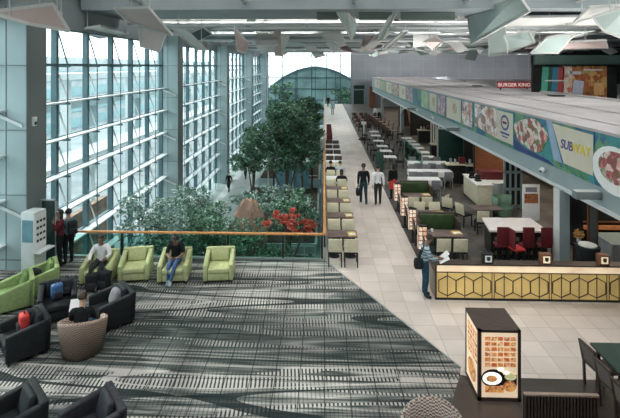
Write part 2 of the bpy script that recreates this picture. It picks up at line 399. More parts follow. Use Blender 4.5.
# right hall
fs = MB().box(XF, XF+.3, 4.0, 70, 2.45, 4.55)
f = struct('wall_fascia', fs, FASCIA)
MB().box(XF-.04, XF, 4.0, 70, 2.45, 2.53).box(XF-.02, XF+.3, 4, 70, 2.41, 2.45).build('fascia_trim', TRIMW, f)
struct('wall_hall_far', MB().box(XF, 20, 70, 70.3, 0, 4.6), WALLG)
rf = MB().box(XF-.06, 14.5, 4.0, 70.3, 4.5, 4.58)
for x, hh in ((8.4, .04), (10.6, .04), (14.2, .10)): rf.box(x, x+.28, 4, 70.3, 4.58, 4.58+hh)
rf.box(14.5, 36, 4, 75, 4.0, 4.1)
struct('roof_food_hall', rf, ROOFM)
struct('ceiling_hall', MB().box(XF+.3, 20, 4.0, 70, 2.95, 3.05), DARKIN)
struct('wall_right', MB().box(36, 36.3, -4, 75.3, -.3, 11).box(19.9, 20.1, 4, 30, -.3, 4.3), DARKIN)
struct('wall_hall_back', MB().box(13.8, 14.0, 13, 70, 0, 2.95), BROWNIN)
for i, y in enumerate(pierY):
    yy = y-.1 if i else 14.38
    c_ = struct('pillar_%d' % (i+1), MB().box(XF-.14, XF+.17, yy-.18, yy+.18, 0, 2.45), FASCIA)
    MB().box(XF-.15, XF-.14, yy-.18, yy+.18, 0, 2.45).build('pillar_lit_side', TRIMW, c_)  # pale sheet paints the lit side of the pillar
# haunches on the far pillars
hm = MB()
for yy in (43.7, 58.0):
    for k in range(8):
        a0, a1 = k/8*PI/2, (k+1)/8*PI/2
        hm.bar((XF-.06, yy-.2-2.2*(1-math.sin(a0)), 2.43-1.3*(1-math.cos(a0))), (XF-.06, yy-.2-2.2*(1-math.sin(a1)), 2.43-1.3*(1-math.cos(a1))), .14, .10)
struct('trim_haunch', hm, TRIMW)
for px, py in ((477, 86), (556, 96), (462, 81.5)):
    p = W(px, py, 4.62); tag(MB().box(-.35, .35, -.3, .3, 0, .06).build('roof_vent', BLACK, loc=(p.x, p.y, 4.62)), 'small dark roof vent %s' % {477: 'just left of the red letter sign', 556: 'nearest the big food mural', 462: 'furthest along the pale roof'}[px], 'vent', 'vents on the food hall roof')

# outside world
for i, (x, y0, y1, z, hh, m) in enumerate([(-20, -5, 120, 5.2, .5, WHITEM), (-24, -5, 120, 2.2, .7, PIER), (-18, -5, 120, -.9, .35, WHITEM)]):
    o = MB().box(x-2.5, x, y0, y1, z, z+hh)
    for y in range(0, 120, 12): o.box(x-1.5, x-.9, y, y+.6, LO-.1, z)
    tag(o.build('elevated_walkway', m), ['high white covered bridge running past outside the glass wall', 'grey elevated road deck further out beyond the glass wall', 'low white walkway slab just outside the glass wall'][i], 'bridge')
tb = thing('terminal_building', 'long pale building with banded windows far outside the glass wall', 'building', (-46, 40, LO))
bm_ = MB().box(-5, 5, -60, 120, 0, 12.5).build('wall', CONC, tb)
for z in (1.0, 3.6, 6.2, 8.8): MB().box(5, 5.2, -60, 120, z, z+1.5).build('window_band', mat('outside tinted windows', (.22, .36, .38), .4, 0, .3, .3), tb)
tag(MB().box(-13.5, -13.2, 16, 27, LO-.1, -1.6).build('garden_wall', STONE), 'low reddish brown garden wall outside the glass', 'wall')
ar = thing('arched_canopy', 'dark arched rib with tinted glazing outside the end window', 'canopy', (0, 84, 0))
rim = MB(); gz = MB(); pts = []
for k in range(25):
    t = -1+2*k/24; pts.append(Vector((-1.6+12.5*t, 0, 6.0-8.4*t*t)))
for a, b in zip(pts, pts[1:]): rim.bar(a, b, .5, .45)
for t in (-.6, -.3, 0, .3, .6): rim.bar((-1.6+12.5*t, 0, 6-8.4*t*t), (-1.6+12.5*t, 0, LO), .1)
for z in (-2, 0, 2, 4): hw = 12.5*math.sqrt((6-z)/8.4); rim.bar((-1.6-hw, 0, z), (-1.6+hw, 0, z), .1)
gz.add([(p.x, .2, p.z) for p in pts]+[(p.x, .2, LO) for p in pts]+[(p.x, .35, p.z) for p in pts]+[(p.x, .35, LO) for p in pts], [(i, i+1, 26+i, 25+i) for i in range(24)]+[(50+i, 75+i, 76+i, 51+i) for i in range(24)]+[(i, 50+i, 51+i, i+1) for i in range(24)])
rim.build('arch_rib', FRAME, ar); gz.build('glazing', mat('tinted dome glass', (.27, .40, .40), .3, .1, .35, .35), ar)

# ---------------------------------------------------------------- ceiling
RZ = 10.6
roof = MB()
ys = -6
slots = []
while ys < 76:
    roof.box(-11, 37, ys, ys+6.2, RZ, RZ+.3); slots.append(ys+6.2); ys += 7.4
struct('ceiling_deck', roof, CEILM)
for i, y in enumerate(slots):
    if y < 76: tag(MB().box(-10, 36, y, y+1.2, RZ+.12, RZ+.2).build('ceiling_glow_strip', mat('skylight diffuser', (.85, .92, .95), .5, 0, .03, 1, emit=.6)), kind='structure')  # added glowing strips in the deck slots
struct('wall_left_upper', MB().box(XG-.3, XG+.15, -6, YE, 7.75, 10.7), SOFF)
struct('wall_back', MB().box(-14, 36, -6.3, -6, -.3, 10.7), WALLG)
sf = MB()
for (y0, y1, z) in ((18.2, 22.0, 8.6), (27.5, 29.2, 8.55), (36, 38.5, 8.5), (46, 48.5, 8.45), (57, 60, 8.4), (68, 70, 8.35)):
    sf.box(-10, 36, y0, y1, z, z+.5)
struct('ceiling_soffit', sf, SOFF)
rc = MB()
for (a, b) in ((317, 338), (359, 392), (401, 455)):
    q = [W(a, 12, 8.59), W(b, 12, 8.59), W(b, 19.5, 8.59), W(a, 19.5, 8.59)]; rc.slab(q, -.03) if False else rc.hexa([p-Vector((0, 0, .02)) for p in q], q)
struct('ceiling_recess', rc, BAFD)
tb_ = MB()
for y, z in ((22.6, 8.45), (24.3, 8.55), (26.2, 8.5), (30.5, 8.5), (33, 8.6), (35, 8.3), (40.3, 8.5), (43.5, 8.4), (50.5, 8.5), (54, 8.3), (62, 8.4), (66, 8.3), (72, 8.2)):
    tb_.cyl((-10, y, z), (35.9, y, z), .07, n=6)
for x in (-7.5, -3.2, 1.2, 5.6, 10, 14.4, 18.8):
    tb_.cyl((x, -5, 8.9), (x, 74.8, 8.9), .09, n=6)
struct('ceiling_tube_grid', tb_, STEEL)
bb_ = MB()
for y in slots: bb_.box(-10, 36, y-.25, y-.05, RZ-.75, RZ)
struct('ceiling_slot_screen', bb_, SOFF)  # added to hide the glowing slots from the camera
lv = MB()
rv = random.Random(4)
yv = 23.4
while yv < 74:
    x = -9.6
    while x < 33:
        L = rv.uniform(3, 8)
        if rv.random() < .72:
            a = rv.uniform(-.5, .9); w = rv.uniform(.18, .42); z = 8.75+rv.uniform(-.1, .25); dy, dz = w*math.cos(a), w*math.sin(a)
            lv.slab([(x, yv-dy, z-dz), (min(x+L, 35.6), yv-dy, z-dz), (min(x+L, 35.6), yv+dy, z+dz), (x, yv+dy, z+dz)], .03)
        x += L+rv.uniform(.1, 1.4)
    yv += 1.25
struct('ceiling_louvers', lv, BAFW)
cb = MB()
for k in range(35): cb.box(-9.8+1.3*k, -9.62+1.3*k, -5, 74.9, 9.5, 9.95)
struct('ceiling_joists', cb, SOFF)
# dark boxes in the ceiling void
tr = MB()
for y in (31.8, 39.4, 49.5, 55.5): tr.box(-9, 19, y, y+.5, 9.2, 9.6)
struct('ceiling_void_box', tr, BLACK)
def panel(pts, m, label, th=.06):
    q = [WD(*p) for p in pts]; c = sum(q, Vector())/4
    b = MB(); b.slab([p-c for p in q], th)
    t = thing('ceiling_baffle', label, 'ceiling panel', c, 0, 'suspended ceiling baffles')
    b.build('panel', m, t)
    e = MB()
    for i in range(4): e.bar(q[i]-c, q[(i+1) % 4]-c, .05, .09)
    e.build('edge_trim', BAFW, t)
    for m0 in ((q[0]+q[1])/2-c, (q[2]+q[3])/2-c): MB().cyl(m0, m0+Vector((0, 0, max(.3, RZ-c.z-m0.z))), .02, n=5).build('hanger', STEEL, t)
PANELS = [
 ([(30, 24, 12), (-12, 12, 11.4), (53, 4, 12.6), (69, 31, 12.8)], BAFP, 'large beige ceiling baffle at the top left corner'),
 ([(33, 8, 16), (46, 4, 16), (62, 14, 17), (52, 13, 17)], BAFP, 'small pink baffle overlapping the large beige corner baffle'),
 ([(114, 8, 15), (149, 8, 15), (172, 35, 17), (126, 20, 16)], BAFP, 'long pinkish baffle above the glass wall, pointed at its right end'),
 ([(139, 27, 21), (166, 34, 21), (160, 52, 22), (140, 46, 22)], BAFP, 'dull beige baffle below the long pinkish one'),
 ([(171, 27, 20), (185, 29, 20), (207, 50, 22), (196, 49, 22)], BAFW, 'narrow light baffle slanting beside the first glass pier'),
 ([(186, 35, 25), (203, 27, 25), (212, 34, 27), (196, 42, 27)], BAFD, 'dark green baffle right of the first glass pier'),
 ([(234, 27, 26), (248, 43, 27), (246, 54, 27), (237, 50, 26)], BAFP, 'short brown baffle hanging above the second glass pier'),
 ([(274, 21, 28), (280, 21, 28), (282, 56, 30), (275, 55, 30)], BAFP, 'thin upright brownish baffle left of the arch window'),
 ([(337, 12, 19), (347, 12, 19), (358, 26, 21), (352, 40, 21)], BAFG, 'pale louvred baffle right of the end window line'),
 ([(394, 8, 19), (399, 8, 19), (382, 40, 26), (377, 40, 26)], BAFG, 'long pale green baffle slanting down left near top middle'),
 ([(403, 31, 24), (408, 31, 24), (389, 48, 30), (383, 48, 30)], BAFW, 'white baffle slanting above the grey end wall'),
 ([(424, 42, 27), (435, 35, 27), (443, 42, 27), (433, 50, 28)], BAFP, 'tan diamond baffle above the banner fascia'),
 ([(468, 18, 21), (518, -6, 16), (530, 11, 16), (471, 44, 21)], BAFG, 'huge pale green baffle at top right of centre'),
 ([(455, 8, 20), (482, 5, 20), (468, 18, 21), (459, 19, 21)], BAFW, 'light grey baffle touching the huge green one on its left'),
 ([(504, 36, 22), (529, 31, 22), (535, 42, 22), (510, 51, 23)], BAFG, 'squarish green baffle below the huge green one'),
 ([(488, 26, 25), (505, 24, 25), (508, 54, 26), (489, 56, 26)], BAFG, 'upright pale green baffle under the lower edge of the huge one'),
 ([(531, 53, 22), (548, 37, 21), (575, 33, 20), (558, 53, 21)], BAFG, 'long pale baffle slanting above the food mural'),
 ([(574, 22, 17), (590, 7, 16), (625, 5, 16), (593, 17, 17)], BAFW, 'light baffle reaching the top right corner'),
 ([(593, 17, 16), (628, 6, 15), (628, 40, 16), (604, 31, 16)], BAFG, 'grey green baffle at the right edge of the ceiling'),
 ([(505, 17, 19), (594, 16, 19), (598, 25, 21), (500, 26, 21)], BAFW, 'wide flat light baffle across the upper right'),
 ([(566, 42, 24), (606, 40, 24), (608, 48, 25), (562, 49, 26)], BAFP, 'flat pink grey baffle just above the food mural'),
 ([(75, 30, 19), (100, 26, 19), (128, 33, 22), (100, 38, 22)], BAFW, 'pale flat baffle over the near window heads')]
for p in PANELS: panel(*p)
rb = random.Random(11); nb = 0
for row, D in enumerate((30, 35, 41, 48, 56, 65)):
    for k in range(9 if row else 6):
        X = -8+(28+row*2.4)*(k+.5)/(9 if row else 6)+rb.uniform(-.6, .6)
        if row == 0 and X < 2: X += 2
        a, t = rb.uniform(-.9, .9), rb.uniform(-.6, .6)
        R = Matrix.Rotation(a, 3, 'Z')@Matrix.Rotation(t, 3, 'X')@Matrix.Rotation(rb.uniform(-.3, .3), 3, 'Y')
        w_, l_ = rb.uniform(.5, .9), rb.uniform(1.0, 1.9)
        q = [R@Vector(v) for v in ((-w_, -l_, 0), (w_, -l_, 0), (w_, l_, 0), (-w_, l_, 0))]
        t_ = thing('ceiling_baffle', 'tilted grey baffle in ceiling row %s from the camera, %s from the window side' % (ORD[row], ORD[k]), 'ceiling panel', (X, D+rb.uniform(-1, 1), 8.25+rb.uniform(-.2, .3)), 0, 'small tilted ceiling baffles')
        MB().slab(q, .05).build('panel', rb.choice([BAFG, BAFW, BAFP, BAFW]), t_)
        MB().cyl((0, 0, 0), (0, 0, 2.0), .02, n=5).build('hanger', STEEL, t_)

# ---------------------------------------------------------------- balustrades
YR = 14.62
r = thing('glass_balustrade', 'glass balustrade with orange wood handrail behind the green armchairs', 'railing', (0, YR, 0))
MB().box(-9.0, .07, -.035, .035, .80, .87).build('handrail', WOODR, r, bevel=.015)
MB().box(-9, .05, -.05, .05, 0, .06).build('base_shoe', STEEL, r)
px_posts = [52, 119.5, 173.5, 227.6, 283, 322]
X0 = -8.85
for i, px in enumerate(px_posts):
    x = W(px, 260).x
    b = MB(); b.box(x-.03, x+.03, -.04, .04, 0, .8); b.build('post', BLACK, r)
    if i:
        MB().box(X0+.05, x-.05, -.008, .008, .06, .76).build('glass_panel', RAILG, r)
    X0 = x
r = thing('glass_balustrade', 'long balustrade running down the left side of the walkway', 'railing', (.02, 0, 0))
MB().box(-.045, .045, YR, 74.8, .80, .87).build('handrail', WOODR, r, bevel=.015)
MB().box(-.05, .05, YR+.06, 74.8, 0, .06).build('base_shoe', STEEL, r)
for k in range(30):
    y = YR+.9+k*2.0; MB().box(-.03, .03, y-.03, y+.03, .06, .8).build('post', BLACK, r)
    MB().box(-.008, .008, y+.05, y+1.95 if y+1.95 < 74.7 else 74.7, .06, .76).build('glass_panel', RAILG, r)

# ================================================================= PEOPLE
def finger_tubes(mb, w, h, side, curl=.3):
    d = (h-w).normalized(); s = d.cross(Vector((0, 1, 0)));
    s = s.normalized() if s.length > .1 else Vector((1, 0, 0))
    t = s.cross(d).normalized()
    for k, L in enumerate((.062, .072, .068, .052)):
        o = h+s*((k-1.5)*.019); m_ = o+d*L*.6; e = m_+(d*.75+t*curl).normalized()*L*.5
        mb.cyl(o-d*.015, m_, .0095, .0085, 6); mb.cyl(m_, e, .0085, .0065, 6)
    o = w+(h-w)*.35; m_ = o+t*.035+d*.02; mb.cyl(o, m_, .012, .011, 6); mb.cyl(m_, m_+d*.035+t*.008, .011, .008, 6)
def person(label, loc, rz, J, top, legs, shoes=None, skin='a', hair=HAIR, hairstyle='short', scale=1.0, skirt=None, short=False, cat='person'):
    S = dict(pelvis=(0, 0, .95), waist=(0, 0, 1.10), chest=(0, 0, 1.30), neck=(0, .0, 1.47), head0=(0, .01, 1.56), head1=(0, .015, 1.65), head2=(0, .0, 1.72),
             shL=(-.18, 0, 1.40), elL=(-.22, -.02, 1.12), wrL=(-.23, .05, .88), hdL=(-.23, .07, .80),
             shR=(.18, 0, 1.40), elR=(.22, -.02, 1.12), wrR=(.23, .05, .88), hdR=(.23, .07, .80),
             hipL=(-.09, 0, .90), knL=(-.10, .02, .50), anL=(-.10, -.02, .09), toL=(-.11, .15, .035),
             hipR=(.09, 0, .90), knR=(.10, .02, .50), anR=(.10, -.02, .09), toR=(.11, .15, .035))
    S.update(J); look = S.pop('look', None); S = {k: Vector(v) for k, v in S.items()}
    R = dict(pelvis=.135, waist=.115, chest=.145, neck=.055, head0=.066, head1=.088, head2=.07, sh=.072, el=.045, wr=.03, hd=.033, hip=.095, kn=.062, an=.042, to=.034)
    par = [('pelvis', 'waist'), ('waist', 'chest'), ('chest', 'neck'), ('neck', 'head0'), ('head0', 'head1'), ('head1', 'head2')]
    for s in 'LR': par += [('chest', 'sh'+s), ('sh'+s, 'el'+s), ('el'+s, 'wr'+s), ('wr'+s, 'hd'+s), ('pelvis', 'hip'+s), ('hip'+s, 'kn'+s), ('kn'+s, 'an'+s), ('an'+s, 'to'+s)]
    names = list(S); idx = {n: i for i, n in enumerate(names)}
    rad = {n: R.get(n, R.get(n[:-1])) for n in names}
    me = bpy.data.meshes.new('tmp'); me.from_pydata([tuple(S[n]) for n in names], [(idx[a], idx[b]) for a, b in par], [])
    o = bpy.data.objects.new('tmp', me); C.objects.link(o)
    sk = o.modifiers.new('s', 'SKIN')
    if not me.skin_vertices: 
        with bpy.context.temp_override(object=o, active_object=o): bpy.ops.mesh.customdata_skin_add()
    for n in names:
        d = me.skin_vertices[0].data[idx[n]]; r_ = rad[n]; d.radius = (r_, r_); d.use_root = (n == 'pelvis')
        if n in ('chest', 'waist', 'pelvis'): d.radius = (r_, r_*.82)
    sb = o.modifiers.new('b', 'SUBSURF'); sb.levels = 1; sb.render_levels = 1
    dg = bpy.context.evaluated_depsgraph_get(); dg.update(); ev = o.evaluated_get(dg); em = bpy.data.meshes.new_from_object(ev)
    V = [v.co.copy() for v in em.vertices]; Fs = [tuple(p.vertices) for p in em.polygons]
    Nn = [v.normal.copy() for v in em.vertices]
    bpy.data.objects.remove(o); bpy.data.meshes.remove(me); bpy.data.meshes.remove(em)
    cen = [sum((V[i] for i in f), Vector())/len(f) for f in Fs]
    def seg(c):
        best, bn = 9, None
        for a, b in par:
            A, B = S[a], S[b]; ab = B-A; t = max(0, min(1, (c-A).dot(ab)/ab.length_squared)); p = A+ab*t
            dd = (c-p).length/((rad[a]*(1-t)+rad[b]*t)+.02)
            if dd < best: best, bn = dd, (a, b, t)
        return bn
    segs = [seg(c) for c in cen]
    def reg_(s):
        a, b, t = s
        if a in ('neck', 'head0', 'head1') : return 'head'
        if a == 'chest' and b == 'neck': return 'head' if t > .85 else 'top'
        if a[:2] == 'wr': return 'hand'
        if a[:2] == 'el': return 'hand' if (short or t > .85) else 'top'
        if a[:2] in ('sh',) or a in ('chest', 'waist') : return 'top'
        if a == 'pelvis' and b == 'waist': return 'top' if t > .3 else 'legs'
        if a[:2] == 'an': return 'shoe'
        if a[:2] == 'kn': return 'shoe' if t > .93 else 'legs'
        return 'legs'
    rg = [reg_(s) for s in segs]
    P = thing('person', label, cat, loc, rz); P.scale = (scale,)*3
    b = MB(); b.add(V, Fs)
    for s in 'LR': finger_tubes(b, S['wr'+s], S['hd'+s], s)
    hc = S['head1']; hd = (S['head2']-S['head0']).normalized(); fwd = Vector((0, 1, 0)); fwd = (fwd-hd*fwd.dot(hd)).normalized()
    if look: fwd = Vector(look).normalized()
    sd = hd.cross(fwd).normalized()
    b.cyl(hc+fwd*.075+hd*.02, hc+fwd*.108-hd*.025, .008, .017, 6)
    for q in (-1, 1): b.ball(hc+sd*q*.085-hd*.005, (.014, .02, .03), 6, 4)
    body = b.build('body', SKIN[skin], P, smooth=True)
    ey = MB()
    for q in (-1, 1): ey.ball(hc+fwd*.082+sd*q*.032+hd*.018, .012, 6, 4)
    ey.build('eyes', BLACK, body); mo = MB(); mo.bar(hc+fwd*.082-hd*.05-sd*.022, hc+fwd*.082-hd*.05+sd*.022, .012, .01); mo.build('mouth', RED, body)
    for nm, key, m_, off in (('top', 'top', top, .012), ('trousers', 'legs', legs, .010), ('shoes', 'shoe', shoes or BLACK, .012)):
        fi = [f for f, r_ in zip(Fs, rg) if r_ == key]
        us = sorted({i for f in fi for i in f}); mp = {u: k for k, u in enumerate(us)}
        c = MB(); c.add([V[u]+Nn[u]*off for u in us], [tuple(mp[i] for i in f) for f in fi]); c.build(nm, m_, P, smooth=True)
    hb = MB()
    if hairstyle != 'bald':
        c0 = hc+hd*.03-fwd*.018; hb.ball((0, 0, 0), 1, 14, 10)
        nv = []
        for v in hb.v:
            w_ = v; p = c0+sd*w_.x*.098+fwd*w_.y*.104+hd*w_.z*.098
            nv.append(p)
        keep = [f for f in hb.f if sum((hb.v[i] for i in f), Vector()).y/len(f) < .35 or sum((hb.v[i] for i in f), Vector()).z/len(f) > .45]
        keep = [f for f in keep if sum((hb.v[i] for i in f), Vector()).z/len(f) > (-.55 if hairstyle == 'short' else -2)]
        hb.v = nv; hb.f = keep; hb.mi = [0]*len(keep)
        if hairstyle == 'long': hb.ball(hc-fwd*.05-hd*.10, (.09, .06, .14), 10, 8)
        hb.build('hair', hair, P, smooth=True)
    if skirt:
        sk_ = MB(); n = 16; rings = []
        for z, r_ in ((1.02, .135), (.9, .175), (.55, .22)):
            rings.append([Vector((math.cos(2*PI*i/n)*r_, math.sin(2*PI*i/n)*r_*.8, z)) for i in range(n)])
        sk_.add([v for g in rings for v in g], [(k*n+i, k*n+(i+1) % n, (k+1)*n+(i+1) % n, (k+1)*n+i) for k in range(2) for i in range(n)]); sk_.build('skirt', skirt, P, smooth=True)
    return P
SIT = dict(pelvis=(0, -.12, .50), waist=(0, -.14, .66), chest=(0, -.12, .86), neck=(0, -.07, 1.03), head0=(0, -.03, 1.11), head1=(0, 0, 1.19), head2=(0, 0, 1.26),
           shL=(-.18, -.1, .96), elL=(-.24, .02, .72), wrL=(-.12, .2, .68), hdL=(-.06, .26, .69), shR=(.18, -.1, .96), elR=(.24, .02, .72), wrR=(.12, .2, .68), hdR=(.06, .26, .69),
           hipL=(-.09, -.08, .50), knL=(-.12, .36, .50), anL=(-.12, .40, .09), toL=(-.12, .56, .035), hipR=(.09, -.08, .50), knR=(.12, .36, .50), anR=(.12, .40, .09), toR=(.12, .56, .035))
WALK = dict(knL=(-.10, .10, .50), anL=(-.10, .14, .09), toL=(-.10, .31, .05), knR=(.10, .03, .50), anR=(.10, -.20, .15), toR=(.10, -.06, .045), elL=(-.23, -.10, 1.14), wrL=(-.24, -.10, .90), hdL=(-.24, -.09, .82), elR=(.23, .02, 1.13), wrR=(.24, .14, .91), hdR=(.24, .17, .84))
STRIPE = stripes('blue and white striped knit', (.045, .12, .17), (.45, .55, .60), .085, .62)
JEANS = mat('dark blue jeans', (.02, .065, .10), .8, 0, .3, 14); JEANL = mat('mid blue jeans', (.07, .13, .26), .8, 0, .3, 14)
CBLK = mat('black cloth', (.014, .016, .018), .85, 0, .2, 10); CWHT = mat('white shirt cotton', (.74, .74, .76), .8, 0, .06, 10)
CTR = mat('charcoal trousers', (.025, .03, .032), .85, 0, .2, 10); CCYN = mat('cyan shirt', (.18, .52, .58), .8, 0, .1, 10)
CMAR = mat('maroon shirt', (.11, .02, .03), .85, 0, .2, 10); CGRY = mat('grey blue jacket', (.10, .15, .18), .85, 0, .25, 10); CLTB = mat('pale grey jeans', (.32, .38, .42), .85, 0, .2, 10)

p = W(425, 297)
J = dict(elR=(.20, .14, 1.12), wrR=(.13, .34, 1.10), hdR=(.10, .42, 1.10), elL=(-.22, .08, 1.12), wrL=(-.10, .30, 1.07), hdL=(-.06, .38, 1.07), neck=(0, .04, 1.46), head0=(0, .09, 1.53), head1=(0, .13, 1.61), head2=(0, .14, 1.68), look=(0, .9, -.4))
man = person('man in blue striped jumper and dark jeans standing at the end of the golden counter', (p.x, p.y, 0), -PI/2, J, STRIPE, JEANS, skin='b', hair=HAIRB, scale=.99)
b = MB().box(-.13, .13, -.09, .09, 0, .30).build('shoulder_bag', BLACKF, None, (p.x-.20, p.y-.13, .82), bevel=.07)
tag(b, 'black shoulder bag hanging behind the man in the striped jumper', 'bag')
MBs = MB(); MBs.bar((-.0, .06, .28), (.17, .13, .66), .03, .02); MBs.bar((0, -.06, .28), (.14, -.04, .66), .03, .02); MBs.build('strap', BLACKF, b)
pp = MB(); pp.slab([(0, -.22, 1.0), (.26, -.2, 1.12), (.26, .12, 1.14), (0, .14, 1.02)], .006); pp.slab([(.06, -.1, 1.03), (.3, -.05, 1.2), (.28, .2, 1.2), (.04, .12, 1.04)], .006)
tag(pp.build('newspaper', WHITEP, None, (p.x+.36, p.y, 0)), 'open white papers held by the man at the golden counter', 'paper')

p = W(363.5, 204.5); person('walker in black top carrying a dark bag down the pale walkway', (p.x, p.y, 0), .03, WALK, CBLK, mat('dark teal jeans', (.03, .06, .075), .85, 0, .2, 10), scale=1.06, skin='b')
b = MB().box(-.08, .08, -.19, .19, 0, .3).build('handbag', BLACKF, None, (p.x-.27, p.y-.06, .44), bevel=.05); tag(b, 'black handbag in the left hand of the walker in black', 'bag')
MB().bar((0, -.08, .29), (0, 0, .42), .02).bar((0, .08, .29), (0, 0, .42), .02).build('bag_handle', BLACKF, b)
p = W(378, 205.5); W2 = dict(WALK); W2.update(dict(knL=(-.1, .02, .5), anL=(-.1, -.08, .1), toL=(-.1, .08, .04), knR=(.1, .08, .5), anR=(.1, .08, .09), toR=(.1, .25, .04), elR=(.23, -.08, 1.14), wrR=(.24, -.08, .9), hdR=(.24, -.07, .82)))
person('walker in white shirt and black trousers on the pale walkway', (p.x, p.y, 0), 0, W2, CWHT, CTR, scale=1.04, skin='a')
p = W(393, 199.5); person('woman in black top and bright red skirt beside the lit menu boxes', (p.x, p.y, 0), .5, {}, CBLK, CTR, hairstyle='long', scale=.97, skirt=REDB)
p = W(375, 121.5); person('person in white shirt at the far tables, left of a pair', (p.x, p.y, 0), 2.4, {}, CWHT, JEANL, scale=1.0)
p = W(379.4, 121.5); person('person in white shirt and black trousers at the far tables, right of a pair', (p.x, p.y, 0), 3.0, {}, CWHT, CTR, scale=1.02)
p = W(332.6, 115); person('distant person in cyan shirt and pale trousers walking up the walkway', (p.x, p.y, 0), PI, WALK, CCYN, CLTB, scale=1.03)
p = W(328.2, 107); person('distant person in dark clothes by the far end of the balustrade', (p.x, p.y, 0), 0, WALK, CBLK, CTR, scale=1.0)
p = W(60, 267); J = dict(elL=(-.2, .12, 1.2), wrL=(-.1, .2, 1.42), hdL=(-.08, .18, 1.5))
person('person in maroon shirt standing by the window, hand raised to the ear', (p.x, p.y, 0), 2.2, J, CMAR, CBLK, hairstyle='long', scale=1.02, skin='b')
p = W(68.5, 264); person('person in grey jacket with backpack standing beside the maroon shirt', (p.x, p.y, 0), 1.0, {}, CGRY, CBLK, scale=1.0, skin='a')
bp = MB().box(-.14, .14, -.09, .09, 0, .42).build('backpack', BLACKF, None, (p.x+.19, p.y-.11, 1.0), bevel=.06); bp.rotation_euler = (0, 0, 1.0)
tag(bp, 'black backpack worn by the person in the grey jacket', 'backpack')
MB().box(-.10, .10, -.13, -.08, .04, .2).build('front_pocket', CHARF, bp, bevel=.02)

# ================================================================= ARMCHAIRS
def armchair(fab, cush, name='armchair', fa=.53):
    def mk():
        t = thing(name, 'x', 'armchair')
        w, d = .435, .41
        b = MB()
        # tub shell: profile of arms rising to the back, footprint slightly tapered
        for s in (-1, 1):
            xo, xi = s*w, s*(w-.13)
            B = [(xi, -d, .07), (xo, -d, .07), (xo, d, .07), (xi, d, .07)]; T = [(xi, -d, fa), (xo, -d, fa), (xo, d, .74), (xi, d, .74)]
            if s < 0: B.reverse(); T.reverse()
            b.hexa(B, T)
        b.hexa([(-w, d-.14, .07), (w, d-.14, .07), (w, d, .07), (-w, d, .07)], [(-w, d-.10, .76), (w, d-.10, .76), (w, d+.04, .76), (-w, d+.04, .76)])
        b.box(-w+.13, w-.13, -d+.02, d-.14, .07, .28)
        b.build('shell', fab, t, bevel=.035, seg=3)
        MB().box(-w+.135, w-.135, -d-.01, d-.15, .285, .43).build('seat_cushion', cush, t, bevel=.04, seg=3)
        MB().hexa([(-.27, d-.30, .44), (.27, d-.30, .44), (.27, d-.16, .44), (-.27, d-.16, .44)], [(-.25, d-.20, .83), (.25, d-.20, .83), (.25, d-.09, .81), (-.25, d-.09, .81)]).build('back_cushion', cush, t, bevel=.05, seg=3)
        for x in (-.38, .38):
            for y in (-.35, .35): MB().cyl((x, y, 0), (x, y, .075), .025, .03, 8).build('foot', BLACK, t)
        return t
    return mk
def faceang(dx, dy): return math.atan2(dy, dx)+PI/2    # model faces -Y
G = 'lounge armchairs on the patterned carpet'
LIMEK = armchair(LIME, mat('lime cushion', (.50, .53, .28), .85, 0, .12, 14, .2)); GRK = armchair(mat('green shell fabric', (.29, .39, .17), .85, 0, .14, 14, .25), LIMED)
def ac(key, mk, px, py, ang, label, dy=.43):
    p = W(px, py); n = Vector((math.cos(ang-PI/2), math.sin(ang-PI/2), 0)); c = Vector((p.x, p.y, 0))-n*dy
    return place(key, mk, (c.x, c.y, 0), ang, label, G)
ac('lime', LIMEK, 218, 284, .12, 'empty lime green armchair furthest right along the balustrade')
c2 = ac('lime', LIMEK, 172, 285, .12, 'lime green armchair under the man in black shirt and jeans')
ac('lime', LIMEK, 133, 284, .20, 'empty lime green armchair between the two seated men')
c1 = ac('lime', LIMEK, 94, 287, .1, 'lime green armchair under the man in white shirt')
c4_ = ac('green', GRK, 22, 296, -.95, 'green armchair near the info kiosk with black bags on it')
ac('green', GRK, -6, 311, -.9, 'green armchair at the left edge in front of the other green one')
BL = armchair(BLACKF, BLACKF, fa=.63); CHK = armchair(CHARF, CHARF, fa=.6)
c5 = ac('black', BL, 57, 324, .5, 'black armchair with a blue backpack on its seat')
c6 = ac('black', BL, 93, 329, -.80, 'black armchair with a grey pillow in its corner')
c7 = ac('black', BL, 1, 360, -.80, 'black armchair at the left edge holding a red bag')
p = WD(24, 380, 7.9); place('black', BL, (p.x+.1, p.y-.45, 0), -.75, 'black armchair in the bottom left corner of the view', G)
p = WD(100, 380, 7.8); place('char', CHK, (p.x+.08, p.y-.45, 0), -.85, 'charcoal armchair at the bottom edge, second from the left', G)
